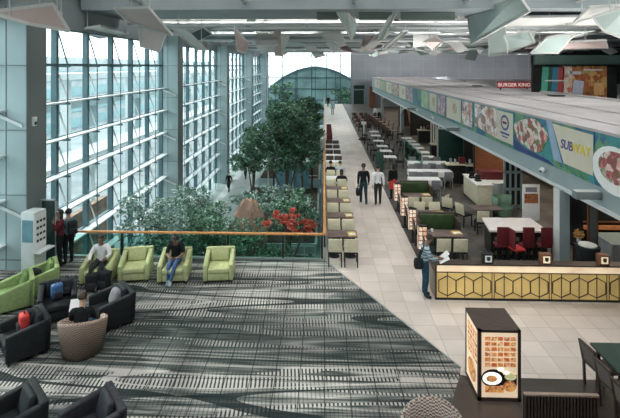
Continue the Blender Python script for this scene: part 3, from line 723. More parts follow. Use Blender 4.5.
# pillow and bags
def pillow(name, sx, sy, sz, m, loc, rot, label, cat, grp=None):
    b = MB(); b.ball((0, 0, 0), 1, 16, 10)
    b.v = [Vector((math.copysign(abs(v.x)**.6, v.x)*sx, math.copysign(abs(v.y)**.8, v.y)*sy, math.copysign(abs(v.z)**.6, v.z)*sz)) for v in b.v]
    o = b.build(name, m, None, loc, smooth=True); o.rotation_euler = rot; return tag(o, label, cat, grp)
def on(chair, x, y, z):
    v = Matrix.Rotation(chair.rotation_euler.z, 3, 'Z')@Vector((x, y, 0)); return (chair.location.x+v.x, chair.location.y+v.y, z)
pillow('pillow', .20, .09, .20, GREYF, on(c6, .05, .06, .63), (-.35, 0, c6.rotation_euler.z), 'grey pillow propped in the black armchair', 'pillow')
def pack(m, loc, rz, label, s=1.0, tilt=0):
    t = thing('backpack', label, 'backpack', loc, rz); t.scale = (s, s, s); t.rotation_euler.x = tilt
    MB().box(-.15, .15, -.10, .10, 0, .42).build('pack_body', m, t, bevel=.07, seg=3)
    MB().box(-.11, .11, -.15, -.09, .04, .22).build('front_pocket', CHARF, t, bevel=.03)
    MB().bar((-.08, .10, .1), (-.1, .14, .36), .04, .015).bar((.08, .10, .1), (.1, .14, .36), .04, .015).build('strap', BLACK, t)
    MB().bar((-.04, 0, .42), (-.04, 0, .47), .02).bar((-.04, 0, .47), (.04, 0, .47), .02).bar((.04, 0, .42), (.04, 0, .47), .02).build('top_loop', BLACK, t)
    return t
pack(BLUEP, on(c5, -.02, -.02, .44), c5.rotation_euler.z+.3, 'blue backpack leaning on the black armchair seat', .9)
pack(CHARF, on(c5, .2, .10, .46), c5.rotation_euler.z-.2, 'charcoal backpack behind the blue backpack', .95)
pack(REDB, on(c7, -.02, .0, .44), c7.rotation_euler.z, 'red bag on the black armchair at the left edge', .95)
p = W(92, 290); pack(BLACKF, (p.x, p.y, .0), .3, 'black backpack on the floor by the white shirted man, left of a pair', 1.15)
p = W(104, 288); pack(BLACKF, (p.x, p.y, .0), -.2, 'black backpack on the floor by the lime armchair, right of a pair', 1.2)
pillow('travel_bag', .16, .12, .14, BLACKF, on(c4_, .1, -.12, .55), (0, 0, .3), 'round black bag on the green armchair, right of two', 'bag')
pillow('travel_bag', .15, .12, .11, BLACKF, on(c4_, -.14, -.2, .53), (0, 0, .9), 'round black bag on the green armchair, left of two', 'bag')
# seated people
def seat(chair, label, J, **kw):
    # chair faces -Y local, person faces +Y local
    q = dict(SIT); q.update(J); return person(label, on(chair, 0, .02, -.0), chair.rotation_euler.z+PI, q, **kw)
seat(c1, 'seated man in white shirt and black trousers, legs stretched out', dict(anL=(-.16, .70, .1), toL=(-.18, .86, .06), anR=(.05, .62, .09), toR=(.05, .78, .05), knL=(-.14, .40, .48), elR=(.25, .06, .75), wrR=(.2, .28, .66), hdR=(.18, .34, .66), elL=(-.28, .0, .74), wrL=(-.22, .2, .70), hdL=(-.2, .27, .70)), top=CWHT, legs=CTR, skin='b')
seat(c2, 'seated man in black shirt and blue jeans looking down at his hands', dict(neck=(0, -.02, 1.02), head0=(0, .04, 1.09), head1=(0, .09, 1.16), head2=(0, .11, 1.22), knL=(-.08, .40, .56), anL=(.04, .52, .12), toL=(.03, .68, .06), knR=(.12, .38, .5), look=(0, .8, -.5)), top=CBLK, legs=JEANL, skin='b', short=True, shoes=CLTB)
# wicker tub chair with person
def tub(fab):
    def mk():
        t = thing('wicker_chair', 'x', 'armchair'); b = MB(); n = 28; o = []; a0, a1 = PI*1.5+.75, PI*3.5-.75    # open towards -Y
        for k in range(n+1):
            a = a0+(a1-a0)*k/n; fb = .5-.5*math.cos(2*PI*k/n); zt = .60+.24*fb**.7
            for r_, z in ((.42, 0.02), (.505, zt-.05), (.50, zt), (.43, zt), (.39, .30)):
                o.append((math.cos(a)*r_, math.sin(a)*r_*.97, z))
        fs = [(k*5+j, (k+1)*5+j, (k+1)*5+(j+1) % 5, k*5+(j+1) % 5) for k in range(n) for j in range(5)]
        fs += [(0, 1, 2, 3, 4), tuple(n*5+j for j in (4, 3, 2, 1, 0))]
        b.add(o, fs); b.build('shell', fab, t, smooth=True)
        MB().cyl((0, 0, .05), (0, 0, .28), .40, .39, 24).build('base', fab, t)
        MB().cyl((0, -.01, .285), (0, -.01, .41), .36, .35, 24).build('seat_cushion', GREYF, t, bevel=.03)
        for x, y in ((-.25, -.2), (.25, -.2), (-.25, .25), (.25, .25)): MB().cyl((x, y, 0), (x, y, .06), .025, n=8).build('foot', BLACK, t)
        return t
    return mk
p = W(74, 361); cw = place('wick', tub(WICK), (p.x, p.y+.36, 0), PI+.25, 'brown woven tub chair seen from behind with a reader in it', G)
seat(cw, 'seated reader in black jacket seen from behind in the woven chair', {}, top=CBLK, legs=JEANS, hair=HAIRB)
v = on(cw, .22, -.42, .82); o = MB().slab([(-.16, -.1, -.1), (.16, -.1, -.1), (.16, .08, .1), (-.16, .08, .1)], .006).build('magazine', WHITEP, None, v); o.rotation_euler.z = .3; tag(o, 'white magazine held by the reader in the woven chair', 'magazine')
p = WD(432, 392, 7.0); place('wickl', tub(WICKL), (p.x, p.y, 0), -.5, 'light woven cane chair cut by the bottom edge', G)

# info kiosk
p = WD(33, 262, 13.5)
k = thing('info_kiosk', 'white information kiosk with printed panel in front of the near pier', 'kiosk', (p.x, p.y, 0), -.12)
MB().box(-.2, .25, -.24, .24, 0, 1.98).build('cabinet', WHITEM, k, bevel=.02)
MB().box(.25, .262, -.22, .22, .9, 1.9).build('side_panel', WHITEP, k)
tx = MB()
for i in range(4):
    for j in range(3): tx.box(.262, .266, -.17+j*.13, -.08+j*.13, 1.08+i*.19, 1.15+i*.19)
tx.build('printed_lines', BLACK, k)
MB().box(-.15, .2, -.252, -.24, 1.1, 1.75).build('screen', KIOSK, k)
MB().box(.25, .5, -.3, .3, .80, .84).build('tray', WHITEM, k)
k = thing('framed_board', 'dark framed board standing behind the white kiosk', 'board', (-8.78, 14.1, 0))
MB().box(-.22, .22, -.03, .03, .0, 2.0).build('panel', DKGREEN, k, bevel=.02)
MB().box(-.26, -.22, -.04, .04, 0, 2.05).box(.22, .26, -.04, .04, 0, 2.05).box(-.26, .26, -.04, .04, 2.01, 2.05).build('frame', STEEL, k)
k = thing('wall_box', 'small white sensor box on the near pier', 'box', (XP+.04, 13.9, 4.55)); MB().box(-.02, .06, -.08, .08, -.14, .14).build('case', WHITEM, k, bevel=.01); MB().box(.06, .07, -.05, .05, -.1, 0).build('lens', BLACK, k)

# ================================================================= LEFT DINING ROW
def dchair(upm, legm, name='dining_chair', hb=.9):
    def mk():
        t = thing(name, 'x', 'chair')   # faces +Y (back at -Y)
        MB().box(-.22, .22, -.2, .22, .40, .47).build('seat', upm[1], t, bevel=.02)
        MB().hexa([(-.22, -.24, .47), (.22, -.24, .47), (.22, -.19, .47), (-.22, -.19, .47)], [(-.22, -.29, hb), (.22, -.29, hb), (.22, -.25, hb), (-.22, -.25, hb)]).build('backrest', upm[0], t, bevel=.015)
        for x in (-.2, .2):
            MB().bar((x, .19, 0), (x, .19, .40), .035).build('leg', legm, t); MB().bar((x, -.22, 0), (x, -.22, .47), .035).build('leg', legm, t)
        return t
    return mk
CR = dchair((CREAM, BLACKF), BLACK); DK = dchair((DKWOOD, BLACKF), BLACK); GRC = dchair((GREYF, GREYF), STEEL); RDC = dchair((RED, RED), BLACK)
def table(w, d, topm, basem=BLACK, name='dining_table', z=.75, cloth=False, round_=False):
    def mk():
        t = thing(name, 'x', 'table')
        if round_: MB().cyl((0, 0, z-.04), (0, 0, z), w/2, w/2, 20).build('tabletop', topm, t)
        else: MB().box(-w/2, w/2, -d/2, d/2, z-.04, z).build('tabletop', topm, t, bevel=.008)
        for x in ((-w*.28, w*.28) if w > .9 else (0,)):
            MB().cyl((x, 0, .02), (x, 0, z-.04), .03, n=8).build('pedestal', basem, t); MB().cyl((x, 0, 0), (x, 0, .025), .2, .18, 12).build('foot', basem, t)
        return t
    return mk
def cloth(w, d, loc, label, grp):
    o = MB().hexa([(-w/2-.02, -d/2-.02, .50), (w/2+.02, -d/2-.02, .50), (w/2+.02, d/2+.02, .50), (-w/2-.02, d/2+.02, .50)], [(-w/2-.01, -d/2-.01, .765), (w/2+.01, -d/2-.01, .765), (w/2+.01, d/2+.01, .765), (-w/2-.01, d/2+.01, .765)])
    o.f.pop(0); o.f = o.f[:]; o.mi = [0]*len(o.f)
    return tag(o.build('tablecloth', LINEN, None, loc), label, 'tablecloth', grp)
LR = 'tables along the walkway balustrade'
tys = [14.95+1.87*i for i in range(10)]
for i, y in enumerate(tys):
    w_ = i >= 4
    lab = '%s table from the rail corner in the row along the walkway balustrade' % ORD[i]
    if not w_:
        place('lt', table(.98, .58, TBROWN), (.60, y, 0), 0, 'brown '+lab, LR)
        m_ = thing('menu_card', 'yellow menu cards on the %s brown table from the rail corner' % ORD[i], 'menu', (.92, y-.05, .75), .1, 'yellow menus on the brown tables')
        cv = MB().box(-.13, .13, -.17, .17, 0, .02).build('cover', YEL, m_); MB().box(-.10, .10, -.13, .02, .02, .03).build('page', WHITEP, cv)
    else:
        place('lw', table(.98, .62, LINEN), (.60, y, 0), 0, 'white '+lab, LR)
        cloth(.98, .62, (.60, y, 0), 'white cloth on the %s table from the rail corner' % ORD[i], 'tablecloths of the balustrade tables')
    dark = i >= 6
    for x, sd in ((.35, 'left'), (.85, 'right')):
        for dy, rz, w2 in ((-.62, 0, 'near'), (.64, PI, 'far')):
            if i == 4 and dy > 0: pass
            place('crc' if not dark else 'dkc', CR if not dark else DK, (x, y+dy+(.0), 0), rz, '%s chair on the %s %s side of the %s balustrade table from the corner' % ('cream' if not dark else 'dark wood', w2, sd, ORD[i]), 'chairs along the walkway balustrade')
def sitp(x, y, rz, label, **kw): return person(label, (x, y, 0), rz, SIT, **kw)
sitp(.35, tys[5]-.55, 0, 'seated diner in black at a white balustrade table, left of a pair', top=CBLK, legs=CTR)
sitp(.85, tys[5]-.55, 0, 'seated diner in pale grey shirt at a white balustrade table, right of a pair', top=mat('pale grey shirt', (.5, .52, .56), .8, 0, .1), legs=CTR)
sitp(.85, tys[4]-.6, 0, 'seated diner with long black hair at the fifth balustrade table', top=CBLK, legs=CTR, hairstyle='long')
for i in range(5):
    place('redc', RDC, (.45, 35.6+1.5*i, 0), PI, 'dark red chair beyond the white balustrade tables, %s of five' % ORD[i], 'red chairs along the balustrade')

# ================================================================= LIT MENU BOXES + BOOTHS
for i, (px, py) in enumerate(((422.5, 225), (412.5, 208), (404.5, 196), (397.5, 183))):
    p = W(px, py, 1.2)
    t = thing('menu_light_box', 'slim lit menu box on a black post, %s from the golden counter' % ORD[i], 'lightbox', (p.x, p.y, 0), 0, 'lit menu boxes along the dining edge')
    MB().box(-.14, .14, -.06, .06, .42, 1.2).build('case', BLACK, t, bevel=.01); MB().box(-.02, .02, -.02, .02, 0, .42).box(-.12, .12, -.12, .12, 0, .03).build('post', BLACK, t)
    g = MB()
    for a in range(2):
        for b_ in range(5): g.box(-.125+a*.13, -.015+a*.13, -.068, -.061, .45+b_*.145, .57+b_*.145)
    g.build('menu_page', MENUL, t)
    MB().box(-.147, -.141, -.05, .05, .45, 1.17).build('side_page', MENUL, t)
for i in range(4):
    place('dkside', DK, (3.42, 14.2+1.55*i+.3, 0), PI/2+PI, 'dark chair beside the lit menu boxes, %s from the golden counter' % ORD[i], 'dark chairs along the dining edge')
def booth():
    t = thing('booth_seat', 'x', 'booth')
    MB().box(-.64, .64, 0, .12, 0, 1.1).box(-.70, -.62, -.5, .12, 0, .95).box(.62, .70, -.5, .12, 0, .95).build('frame', DKWOOD, t, bevel=.01)
    MB().box(-.60, .60, -.07, 0, .45, 1.06).build('backrest', BOOTHG, t, bevel=.03); MB().box(-.60, .60, -.5, -.07, .1, .45).build('seat', BOOTHG, t, bevel=.03)
    return t
BG = 'green booths in the dining hall'
TG = 'brown tables in the dining hall'; CG = 'cream chairs in the dining hall'
place('booth', booth, (4.0, 16.1, 0), 0, 'green booth seat nearest the golden counter', BG)
place('booth', booth, (4.08, 20.5, 0), 0, 'green booth seat further from the golden counter, before the white tables', BG)
for i, (y, w_) in enumerate(((15.1, 'nearest'), (17.15, 'middle'), (19.55, 'furthest'))):
    place('bt', table(1.15, .62, TBROWN), (4.0, y, 0), 0, 'mauve brown dining table by the green booths, %s of three' % w_, TG)
    m_ = thing('menu_card', 'yellow menu cards on the %s mauve brown booth table' % w_, 'menu', (4.4, y, .75), .1, 'yellow menus on the booth tables')
    cv = MB().box(-.16, .16, -.14, .14, 0, .02).build('cover', YEL, m_); MB().box(-.12, .12, -.1, .02, .02, .03).build('page', WHITEP, cv)
for x, y, rz, l in ((3.75, 14.45, 0, 'left cream chair in front of the nearest booth table'), (4.27, 14.45, 0, 'right cream chair in front of the nearest booth table'),
                    (3.78, 17.75, PI, 'left cream chair behind the middle booth table'), (4.38, 17.75, PI, 'right cream chair behind the middle booth table'),
                    (3.70, 18.95, 0, 'left cream chair in front of the furthest booth table'), (4.25, 18.95, 0, 'right cream chair in front of the furthest booth table'),
                    (4.95, 19.2, .9, 'angled cream chair right of the furthest booth table')):
    place('crc', CR, (x, y, 0), rz, l, CG)
tag(MB().cyl((0, 0, 0), (0, 0, .09), .04, .05, 10).build('cup', WHITEP, None, (3.62, 15.2, .75)), 'white cup on the nearest booth table', 'cup')

# white linen tables rows
WG = 'white linen tables in front of the glass screen'
rows = [(22.3, [4.55, 5.3]), (24.0, [4.85, 5.6, 6.35]), (26.1, [5.25, 6.0, 6.7])]
for i, (y, xs_) in enumerate(rows):
    for j, x in enumerate(xs_):
        place('wt', table(.72, .72, LINEN), (x, y, 0), 0, 'square white table %s from the left in white row %s from the booths' % (ORD[j], ORD[i]), WG)
        cloth(.72, .72, (x, y, 0), 'white cloth on table %s from the left in white row %s' % (ORD[j], ORD[i]), 'cloths on the square white tables')
        for dy, rz, s_ in ((-.62, 0, 'near'), (.62, PI, 'far')):
            place('gc', GRC, (x, y+dy, 0), rz, 'grey chair on %s side of table %s in white row %s' % (s_, ORD[j], ORD[i]), 'grey chairs at the square white tables')
# diagonal single rows
for i, y in enumerate((27.8, 29.3, 30.8, 32.2, 33.6, 35.0)):
    place('st', table(.75, .65, LINEN), (6.4, y, 0), 0, 'small white table behind the glass screen, %s from the camera' % ORD[i], 'small white tables behind the screen')
    place('dkc', DK, (5.85, y, 0), -PI/2, 'dark chair left of the %s small white table behind the screen' % ORD[i], 'dark chairs behind the screen')
for i, y in enumerate((27.8, 29.7, 31.5, 33.7, 36.2, 38.4)):
    place('st', table(.75, .65, LINEN), (4.05+.1*max(0, i-3), y, 0), 0, 'small white table in the row nearest the walkway, %s from the camera' % ORD[i], 'small white tables near the walkway')
    for dx in (-.58, .58): place('dkc', DK, (4.05+dx, y, 0), -PI/2 if dx < 0 else PI/2, 'dark chair %s of the %s small walkway side table' % ('left' if dx < 0 else 'right', ORD[i]), 'dark chairs near the walkway')
for i in range(7):
    y = 39+i*2.1; x = 5.9-.1*i
    place('rt', table(.9, .9, BRWOOD, round_=True), (x, y, 0), 0, 'round brown table in the far dining area, %s from the camera' % ORD[i], 'round brown tables far back')
    for a in range(3): place('dkc', DK, (x+.65*math.cos(a*2.1), y+.65*math.sin(a*2.1), 0), a*2.1+PI/2, 'dark chair at %s round brown table, %s around it' % (ORD[i], ORD[a]), 'dark chairs at the far round tables')
for i in range(4):
    y = 44+i*3; place('dt', table(1.5, .8, BRWOOD), (3.9, y, 0), 0, 'long brown table beside the far walkway, %s from the camera' % ORD[i], 'long brown tables far back')
    for dx in (-.4, .4): place('dkc', DK, (3.9+dx, y-.6, 0), 0, 'dark chair %s in front of %s long brown table' % ('left' if dx < 0 else 'right', ORD[i]), 'dark chairs at the far long tables')
# glass screen
s = thing('glass_screen', 'green tinted glass screen between the two dining areas', 'screen', (5.5, 28.2, 0), 0)
MB().box(-.015, .015, -2.8, 2.8, .08, 1.35).build('glass', GLASSP, s)
MB().box(-.03, .03, -2.8, 2.8, 0, .08).box(-.03, .03, -2.8, 2.8, 1.35, 1.39).box(-.03, .03, -2.83, -2.77, 0, 1.39).box(-.03, .03, 2.77, 2.83, 0, 1.39).build('frame', STEEL, s)
t = thing('green_sign_panel', 'tall dark green standing panel beside the walkway', 'sign', (3.1, 25.3, 0))
MB().box(-.22, .22, -.05, .05, .1, 1.5).build('panel', DKGREEN, t, bevel=.02); MB().box(-.25, .25, -.18, .18, 0, .1).build('base', BLACK, t)
t = thing('menu_stand', 'thin white menu post with black base beside the walkway', 'stand', (3.4, 38.6, 0))
MB().cyl((0, 0, .05), (0, 0, 1.5), .06, n=8).build('post', WHITEM, t); MB().cyl((0, 0, 0), (0, 0, .25), .5, .25, 12).build('base', BLACK, t); MB().box(-.2, .2, -.03, .03, 1.3, 1.55).build('board', WHITEP, t)

# ================================================================= GOLDEN COUNTER
pl_ = W(435.5, 299.2); XL = pl_.x; YC = pl_.y; XR = 9.4
t = thing('service_counter', 'long golden counter with hexagon pattern and lit band on the pale tiles', 'counter', (0, YC, 0))
MB().box(XL, XR, .02, .22, .0, .93).box(XL, XR, .22, .7, 0, .70).build('body', BRWOOD, t)
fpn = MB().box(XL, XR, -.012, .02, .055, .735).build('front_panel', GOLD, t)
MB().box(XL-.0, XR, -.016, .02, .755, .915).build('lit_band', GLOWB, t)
MB().box(XL-.03, XR, -.03, .26, .93, .965).build('ledge_top', DKWOOD, t)
MB().box(XL-.02, XR, .22, .72, .70, .74).build('work_top', DKWOOD, t)
MB().box(XL-.012, XL, .0, .7, .05, .70).build('end_panel', mat('grey brown end panel', (.30, .24, .20), .6), t)
hx = MB(); MBk = MB().box(XL-.02, XR, -.03, .02, 0, .055).build('kick_plate', BLACK, t)
hx.box(XL-.02, XL+.03, -.028, .0, .05, .93); hx.box(XL, XR, -.028, 0, .735, .757)
x = XL+.08; hw = .232
while x < XR-.3:
    for k in range(3):
        cx = x+hw+k*2*hw
        P = [(cx-hw, .52), (cx, .65), (cx+hw, .52), (cx+hw, .22), (cx, .11), (cx-hw, .22)]
        for i in range(6): a, b_ = P[i], P[(i+1) % 6]; hx.bar((a[0], -.02, a[1]), (b_[0], -.02, b_[1]),   .022, .018)
        hx.bar((cx, -.02, .06), (cx, -.02, .735), .018, .014)
    x += 6*hw
    hx.bar((x+.03, -.02, .06), (x+.03, -.02, .735), .014); hx.bar((x+.09, -.02, .06), (x+.09, -.02, .735), .014)
    x += .12
hx.build('lattice', DKWOOD, fpn)
for i, px in enumerate((485.5, 541.8, 597.5)):
    p = WD(px, 262, YC+.1)
    t = thing('table_sign', 'small black cube sign on the golden counter, %s of three from the left' % ORD[i], 'sign', (p.x, YC+.1, .965), 0, 'cube signs on the golden counter')
    MB().box(-.14, .14, -.08, .10, 0, .27).build('case', BLACK if i == 0 else BRWOOD, t, bevel=.01)
    MB().box(-.09, .09, -.088, -.08, .04, .22).build('face', WHITEP if i == 0 else mat('warm white sign face', (.85, .72, .5), .5, emit=.4), t)
    MB().cyl((0, -.09, .13), (0, -.094, .13), .05, n=14).box(-.05, .05, -.094, -.089, .16, .19).build('emblem', DKGREEN if i == 0 else DKWOOD, t)

# ================================================================= BAR AND RED STOOLS
t = thing('bar_counter', 'white topped bar with dark lattice front behind the golden counter', 'bar', (0, 0, 0))
MB().prism([(5.38, 14.8), (7.25, 14.8), (7.25, 16.05), (5.56, 16.05)], .90, .96).build('counter_top', mat('white stone top', (.78, .72, .70), .35, 0, .05), t)
MB().prism([(5.46, 14.9), (7.25, 14.9), (7.25, 15.95), (5.62, 15.95)], 0, .90).build('body', BLACK, t)
dd = MB()
for i in range(7):
    for k in range(3): dd.box(5.58+i*.23, 5.68+i*.23, 14.888, 14.90, .15+k*.22, .27+k*.22)
dd.build('front_inlay', mat('olive inlay', (.16, .15, .09), .5), t)
def stool():
    t = thing('bar_chair', 'x', 'stool')
    MB().box(-.19, .19, -.18, .18, .58, .66).build('seat', RED, t, bevel=.03); MB().box(-.18, .18, -.20, -.15, .66, 1.24).build('backrest', RED, t, bevel=.02)
    for x in (-.16, .16):
        for y in (-.16, .16): MB().bar((x, y, 0), (x, y, .58), .03).build('leg', BLACK, t)
    MB().bar((-.16, .16, .22), (.16, .16, .22), .025).build('footrest', BLACK, t); MB().bar((-.16, -.16, .22), (.16, -.16, .22), .025).build('footrest', BLACK, t)
    return t
SG = 'dark red bar chairs at the bar'
for x, y, rz, l in ((5.62, 14.5, 0, 'dark red bar chair leftmost at the white topped bar'), (6.42, 14.5, 0, 'dark red bar chair at the bar, right of the turned one'), (6.98, 14.5, 0, 'dark red bar chair at the bar, beside the grey pillar')):
    place('stool', stool, (x, y, 0), rz, l, SG)
RT_ = t = thing('bar_chair', 'turned red bar chair showing its bright red seat', 'stool', (6.0, 14.2, 0), -1.35, SG)
MB().box(-.19, .19, -.18, .18, .58, .67).build('seat', REDB, t, bevel=.03); MB().box(-.18, .18, -.20, -.15, .66, 1.24).build('backrest', RED, t, bevel=.02)
for x in (-.16, .16):
    for y in (-.16, .16): MB().bar((x, y, 0), (x, y, .58), .03).build('leg', BLACK, t)
# cream desk, white curved booth, green tub, lattice, poster
t = thing('service_desk', 'cream L-shaped service desk with white top deep in the dining hall', 'desk', (7.2, 21.3, 0))
MB().box(-.35, .3, -1.0, 1.0, 0, .96).build('body', CREAM, t); MB().box(-.4, .35, -1.05, 1.05, .96, 1.0).build('worktop', LINEN, t); MB().box(-.36, .33, -1.03, 1.03, 0, .08).build('kick_plate', BLACK, t)
def p_(px, py, z): return W(px, py, z)
for i, (px, py) in enumerate(((472, 178), (478, 181))):
    q = p_(px, py, 1.0); b = thing('till', 'black till on the cream desk, %s of two' % ('left' if i == 0 else 'right'), 'till', (q.x, q.y, 1.0), .2); MB().box(-.12, .12, -.1, .1, 0, .08).build('base', BLACK, b); MB().box(-.13, .13, 0, .03, .08, .3).build('screen', BLACK, b)
t = thing('curved_counter', 'white rounded counter with dark red top beside the cream desk', 'counter', W(492.5, 205)+Vector((.22, .5, 0)))
MB().cyl((0, 0, 0), (0, 0, .95), .45, .52, 24).build('drum', WHITEM, t); MB().box(-.5, .5, .1, .8, .95, 1.35).build('red_upstand', RED, t); MB().cyl((0, 0, .95), (0, 0, .99), .55, .55, 24).build('top', LINEN, t)
q = W(507, 216, .0)
def greentub():
    t = thing('tub_chair', 'x', 'armchair'); b = MB(); n = 16; o = []
    for k in range(n+1):
        a = PI*k/n*1.15-.22
        for r_, z in ((.42, .1), (.45, .85), (.39, .85), (.36, .3)): o.append((math.cos(a)*r_, math.sin(a)*r_, z))
    b.add(o, [(k*4+j, (k+1)*4+j, (k+1)*4+(j+1) % 4, k*4+(j+1) % 4) for k in range(n) for j in range(4)]+[(0, 1, 2, 3), (n*4+3, n*4+2, n*4+1, n*4)])
    m_ = mat('sage green leather', (.14, .25, .17), .5, 0, .15); b.build('shell', m_, t, smooth=True); MB().cyl((0, 0, .1), (0, 0, .42), .37, n=20).build('seat', m_, t); MB().cyl((0, 0, 0), (0, 0, .1), .2, n=12).build('base', BLACK, t)
    return t
place('gt', greentub, tuple(W(506, 219)+Vector((0, .3, 0))), .5, 'sage green tub chair behind the white topped bar', 'chairs behind the bar')
for i, (x, y) in enumerate(((5.55, 18.0), (5.2, 18.9), (5.95, 17.2))): place('crc', CR, (x, y, 0), -1.1+.5*i, 'cream chair in the open floor left of the bar, %s of three' % ORD[i], CG)
place('bt', table(1.15, .62, TBROWN), (6.35, 17.9, 0), 0, 'mauve brown table between the bar and the cream desk', TG)
t = thing('wine_rack', 'pale grey open lattice rack standing in the dining hall', 'rack', (WD(508.5, 200, 20.4).x, 20.2, 0))
lm = MB()
for x in (-.36, -.12, .12, .36): lm.box(x-.04, x+.04, -.05, .05, 0, 2.4)
for z in (0.1, .85, 1.6, 2.35): lm.box(-.4, .4, -.05, .05, z-.05, z+.05)
lm.build('lattice', PIER, t); MB().box(-.36, .36, .02, .05, .1, 2.35).build('back_panel', BLACK, t)
a, b_ = W(522.5, 218, .95), WD(539, 186, 15.9)
t = thing('food_poster', 'white poster board with a brown food picture behind the bar', 'poster', ((a.x+b_.x)/2+.14, 16.4, 0))
MB().box(-.30, .30, -.02, .02, .75, 2.05).build('board', LINEN, t); MB().box(-.24, .24, -.03, -.02, 1.38, 1.72).build('picture', blotch('food picture', [(.08, .03, .02), (.45, .16, .05), (.2, .06, .03), (.7, .45, .2)], 8), t)
MB().box(-.2, .2, -.03, -.02, 1.78, 1.95).build('heading_strip', GREYF, t); MB().box(-.02, .02, 0, .04, 0, .75).box(-.25, .25, -.15, .15, 0, .03).build('post', BLACK, t)
t = thing('food_poster', 'narrow white poster with pink picture just left of the grey pillar', 'poster', (8.25, 15.9, 0))
MB().box(-.02, .02, -.3, .3, .9, 2.1).build('board', GREYF, t); MB().box(-.03, -.02, -.2, .2, 1.1, 2.0).build('picture', blotch('pink picture', [(.7, .68, .7), (.5, .15, .12), (.75, .5, .4), (.8, .8, .8)], 5), t); MB().box(-.02, .02, -.02, .02, 0, .9).build('post', BLACK, t)
# kitchen stall right of pillar
t = thing('waste_bin', 'large round black bin with white lid tray right of the grey pillar', 'bin', (WD(580, 250, 13.7).x, 13.55, 0))
MB().cyl((0, 0, 0), (0, 0, 1.0), .28, .33, 24).build('drum', BLACKF, t, bevel=.02); MB().cyl((0, 0, 1.0), (0, 0, 1.03), .25, n=20).build('tray', LINEN, t); MB().box(-.1, .1, -.37, -.35, .55, .62).build('plate', STEEL, t)
t = thing('flower_vase', 'vase of orange and cream blooms behind the black bin', 'flowers', (WD(572.5, 234, 14.4).x, 14.3, 0))
def leaves(b, c, r, n, size, rnd):
    for _ in range(n):
        while True:
            v = Vector((rnd.uniform(-1, 1), rnd.uniform(-1, 1), rnd.uniform(-1, 1)))
            if v.length < 1: break
        p = Vector((c[0]+v.x*r[0], c[1]+v.y*r[1], c[2]+v.z*r[2])); u = Vector((rnd.gauss(0, 1), rnd.gauss(0, 1), rnd.gauss(0, .6))).normalized(); w_ = u.cross(Vector((rnd.gauss(0, 1), rnd.gauss(0, 1), rnd.gauss(0, 1)))).normalized()
        s_ = size*rnd.uniform(.6, 1.3); b.add([p-u*s_*.5, p+w_*s_*.28, p+u*s_*.5, p-w_*s_*.28], [(0, 1, 2, 3)])
rl = random.Random(3)
MB().box(-.12, .12, -.12, .12, 0, .75).build('pedestal', DKWOOD, t); MB().cyl((0, 0, .75), (0, 0, .95), .05, .07, 12).build('vase', WHITEM, t)
b = MB(); leaves(b, (0, 0, 1.06), (.15, .15, .15), 260, .06, rl); b.build('blooms', LEAFS[4], t)
t = thing('prep_counter', 'pale grey kitchen counter unit at the right edge', 'counter', (9.45, 14.6, 0))
MB().box(-.6, 1.6, -.5, .5, 0, .78).build('body', mat('pale grey laminate', (.46, .50, .52), .5), t, bevel=.01); MB().box(-.62, 1.62, -.52, .52, .78, .82).build('worktop', PIER, t); MB().box(-.1, .15, -.515, -.5, .5, .6).build('handle', BLACK, t)
t = thing('display_cabinet', 'dark display cabinet with orange wooden ledge at the right edge', 'cabinet', (10.9, 15.7, 0))
MB().box(-2.2, 2.5, -.3, .6, 0, 2.6).build('carcass', DARKIN, t); MB().box(-2.2, 2.5, -.40, -.3, .84, .96).build('glow_ledge', ORANGE, t); MB().box(-2.2, 2.5, -.34, -.3, 1.05, 1.1).build('shelf_edge', BRWOOD, t)  # wooden ledge with a faint glow put into its colour
t = thing('mirror_panel', 'tall narrow brown framed panel right of the grey pillar', 'panel', (8.55, 14.6, 0))
MB().box(-.16, .16, -.03, .03, .3, 2.2).build('frame', BRWOOD, t); MB().box(-.10, .10, -.04, -.03, .4, 2.1).build('glass', PIERD, t)
# dark hall fillers: shop fronts
for i, (y, m_, l) in enumerate(((27, BROWNIN, 'brown clad stall front'), (36, DKGREEN, 'dark green stall front'), (46, BRWOOD, 'red brown stall front'), (58, BROWNIN, 'brown stall front at the far end'))):
    t = thing('stall_unit', '%s along the back of the dining hall' % l, 'stall', (12.3, y, 0))
    MB().box(-.6, 1.2, -3.5, 3.5, 0, 1.0).build('counter', m_, t); MB().box(-.7, 1.2, -3.6, 3.6, 1.0, 1.05).build('worktop', TRIMW, t)
    MB().box(-.4, -.3, -3.2, 3.2, 2.1, 2.6).build('menu_board', blotch('menu board %d' % i, [(.5, .45, .35), (.4, .12, .06), (.6, .55, .4), (.05, .12, .08)], 3, emit=.5), t)
    MB().box(-.62, -.6, -3, 3, .2, .8).build('front_inlay', blotch('stall inlay %d' % i, [(.02, .03, .025), (.12, .1, .06), (.03, .05, .04)], 3), t)
tag(MB().cyl((0, 0, 0), (0, 0, 2.3), .5, .9, 20).build('drum_column', mat('rust orange drum', (.30, .10, .05), .6, 0, .2, 2), None, (8.6, 42, 0)), 'rust orange flared drum beyond the white tables', 'column')
rp = random.Random(5)
for i, (x, y) in enumerate(((9.9, 32.4), (9.9, 35.5), (9.5, 30.2))):
    t = thing('potted_plant', 'dark potted plant in the dining hall, %s from the camera' % ['second', 'third', 'first'][i], 'plant', (x, y, 0), 0, 'potted plants in the dining hall')
    MB().cyl((0, 0, 0), (0, 0, .6), .25, .35, 14).build('pot', BLACKF, t); b = MB(); leaves(b, (0, 0, 1.3), (.7, .7, .8), 400, .22, rp); b.build('foliage', LEAFS[0], t)

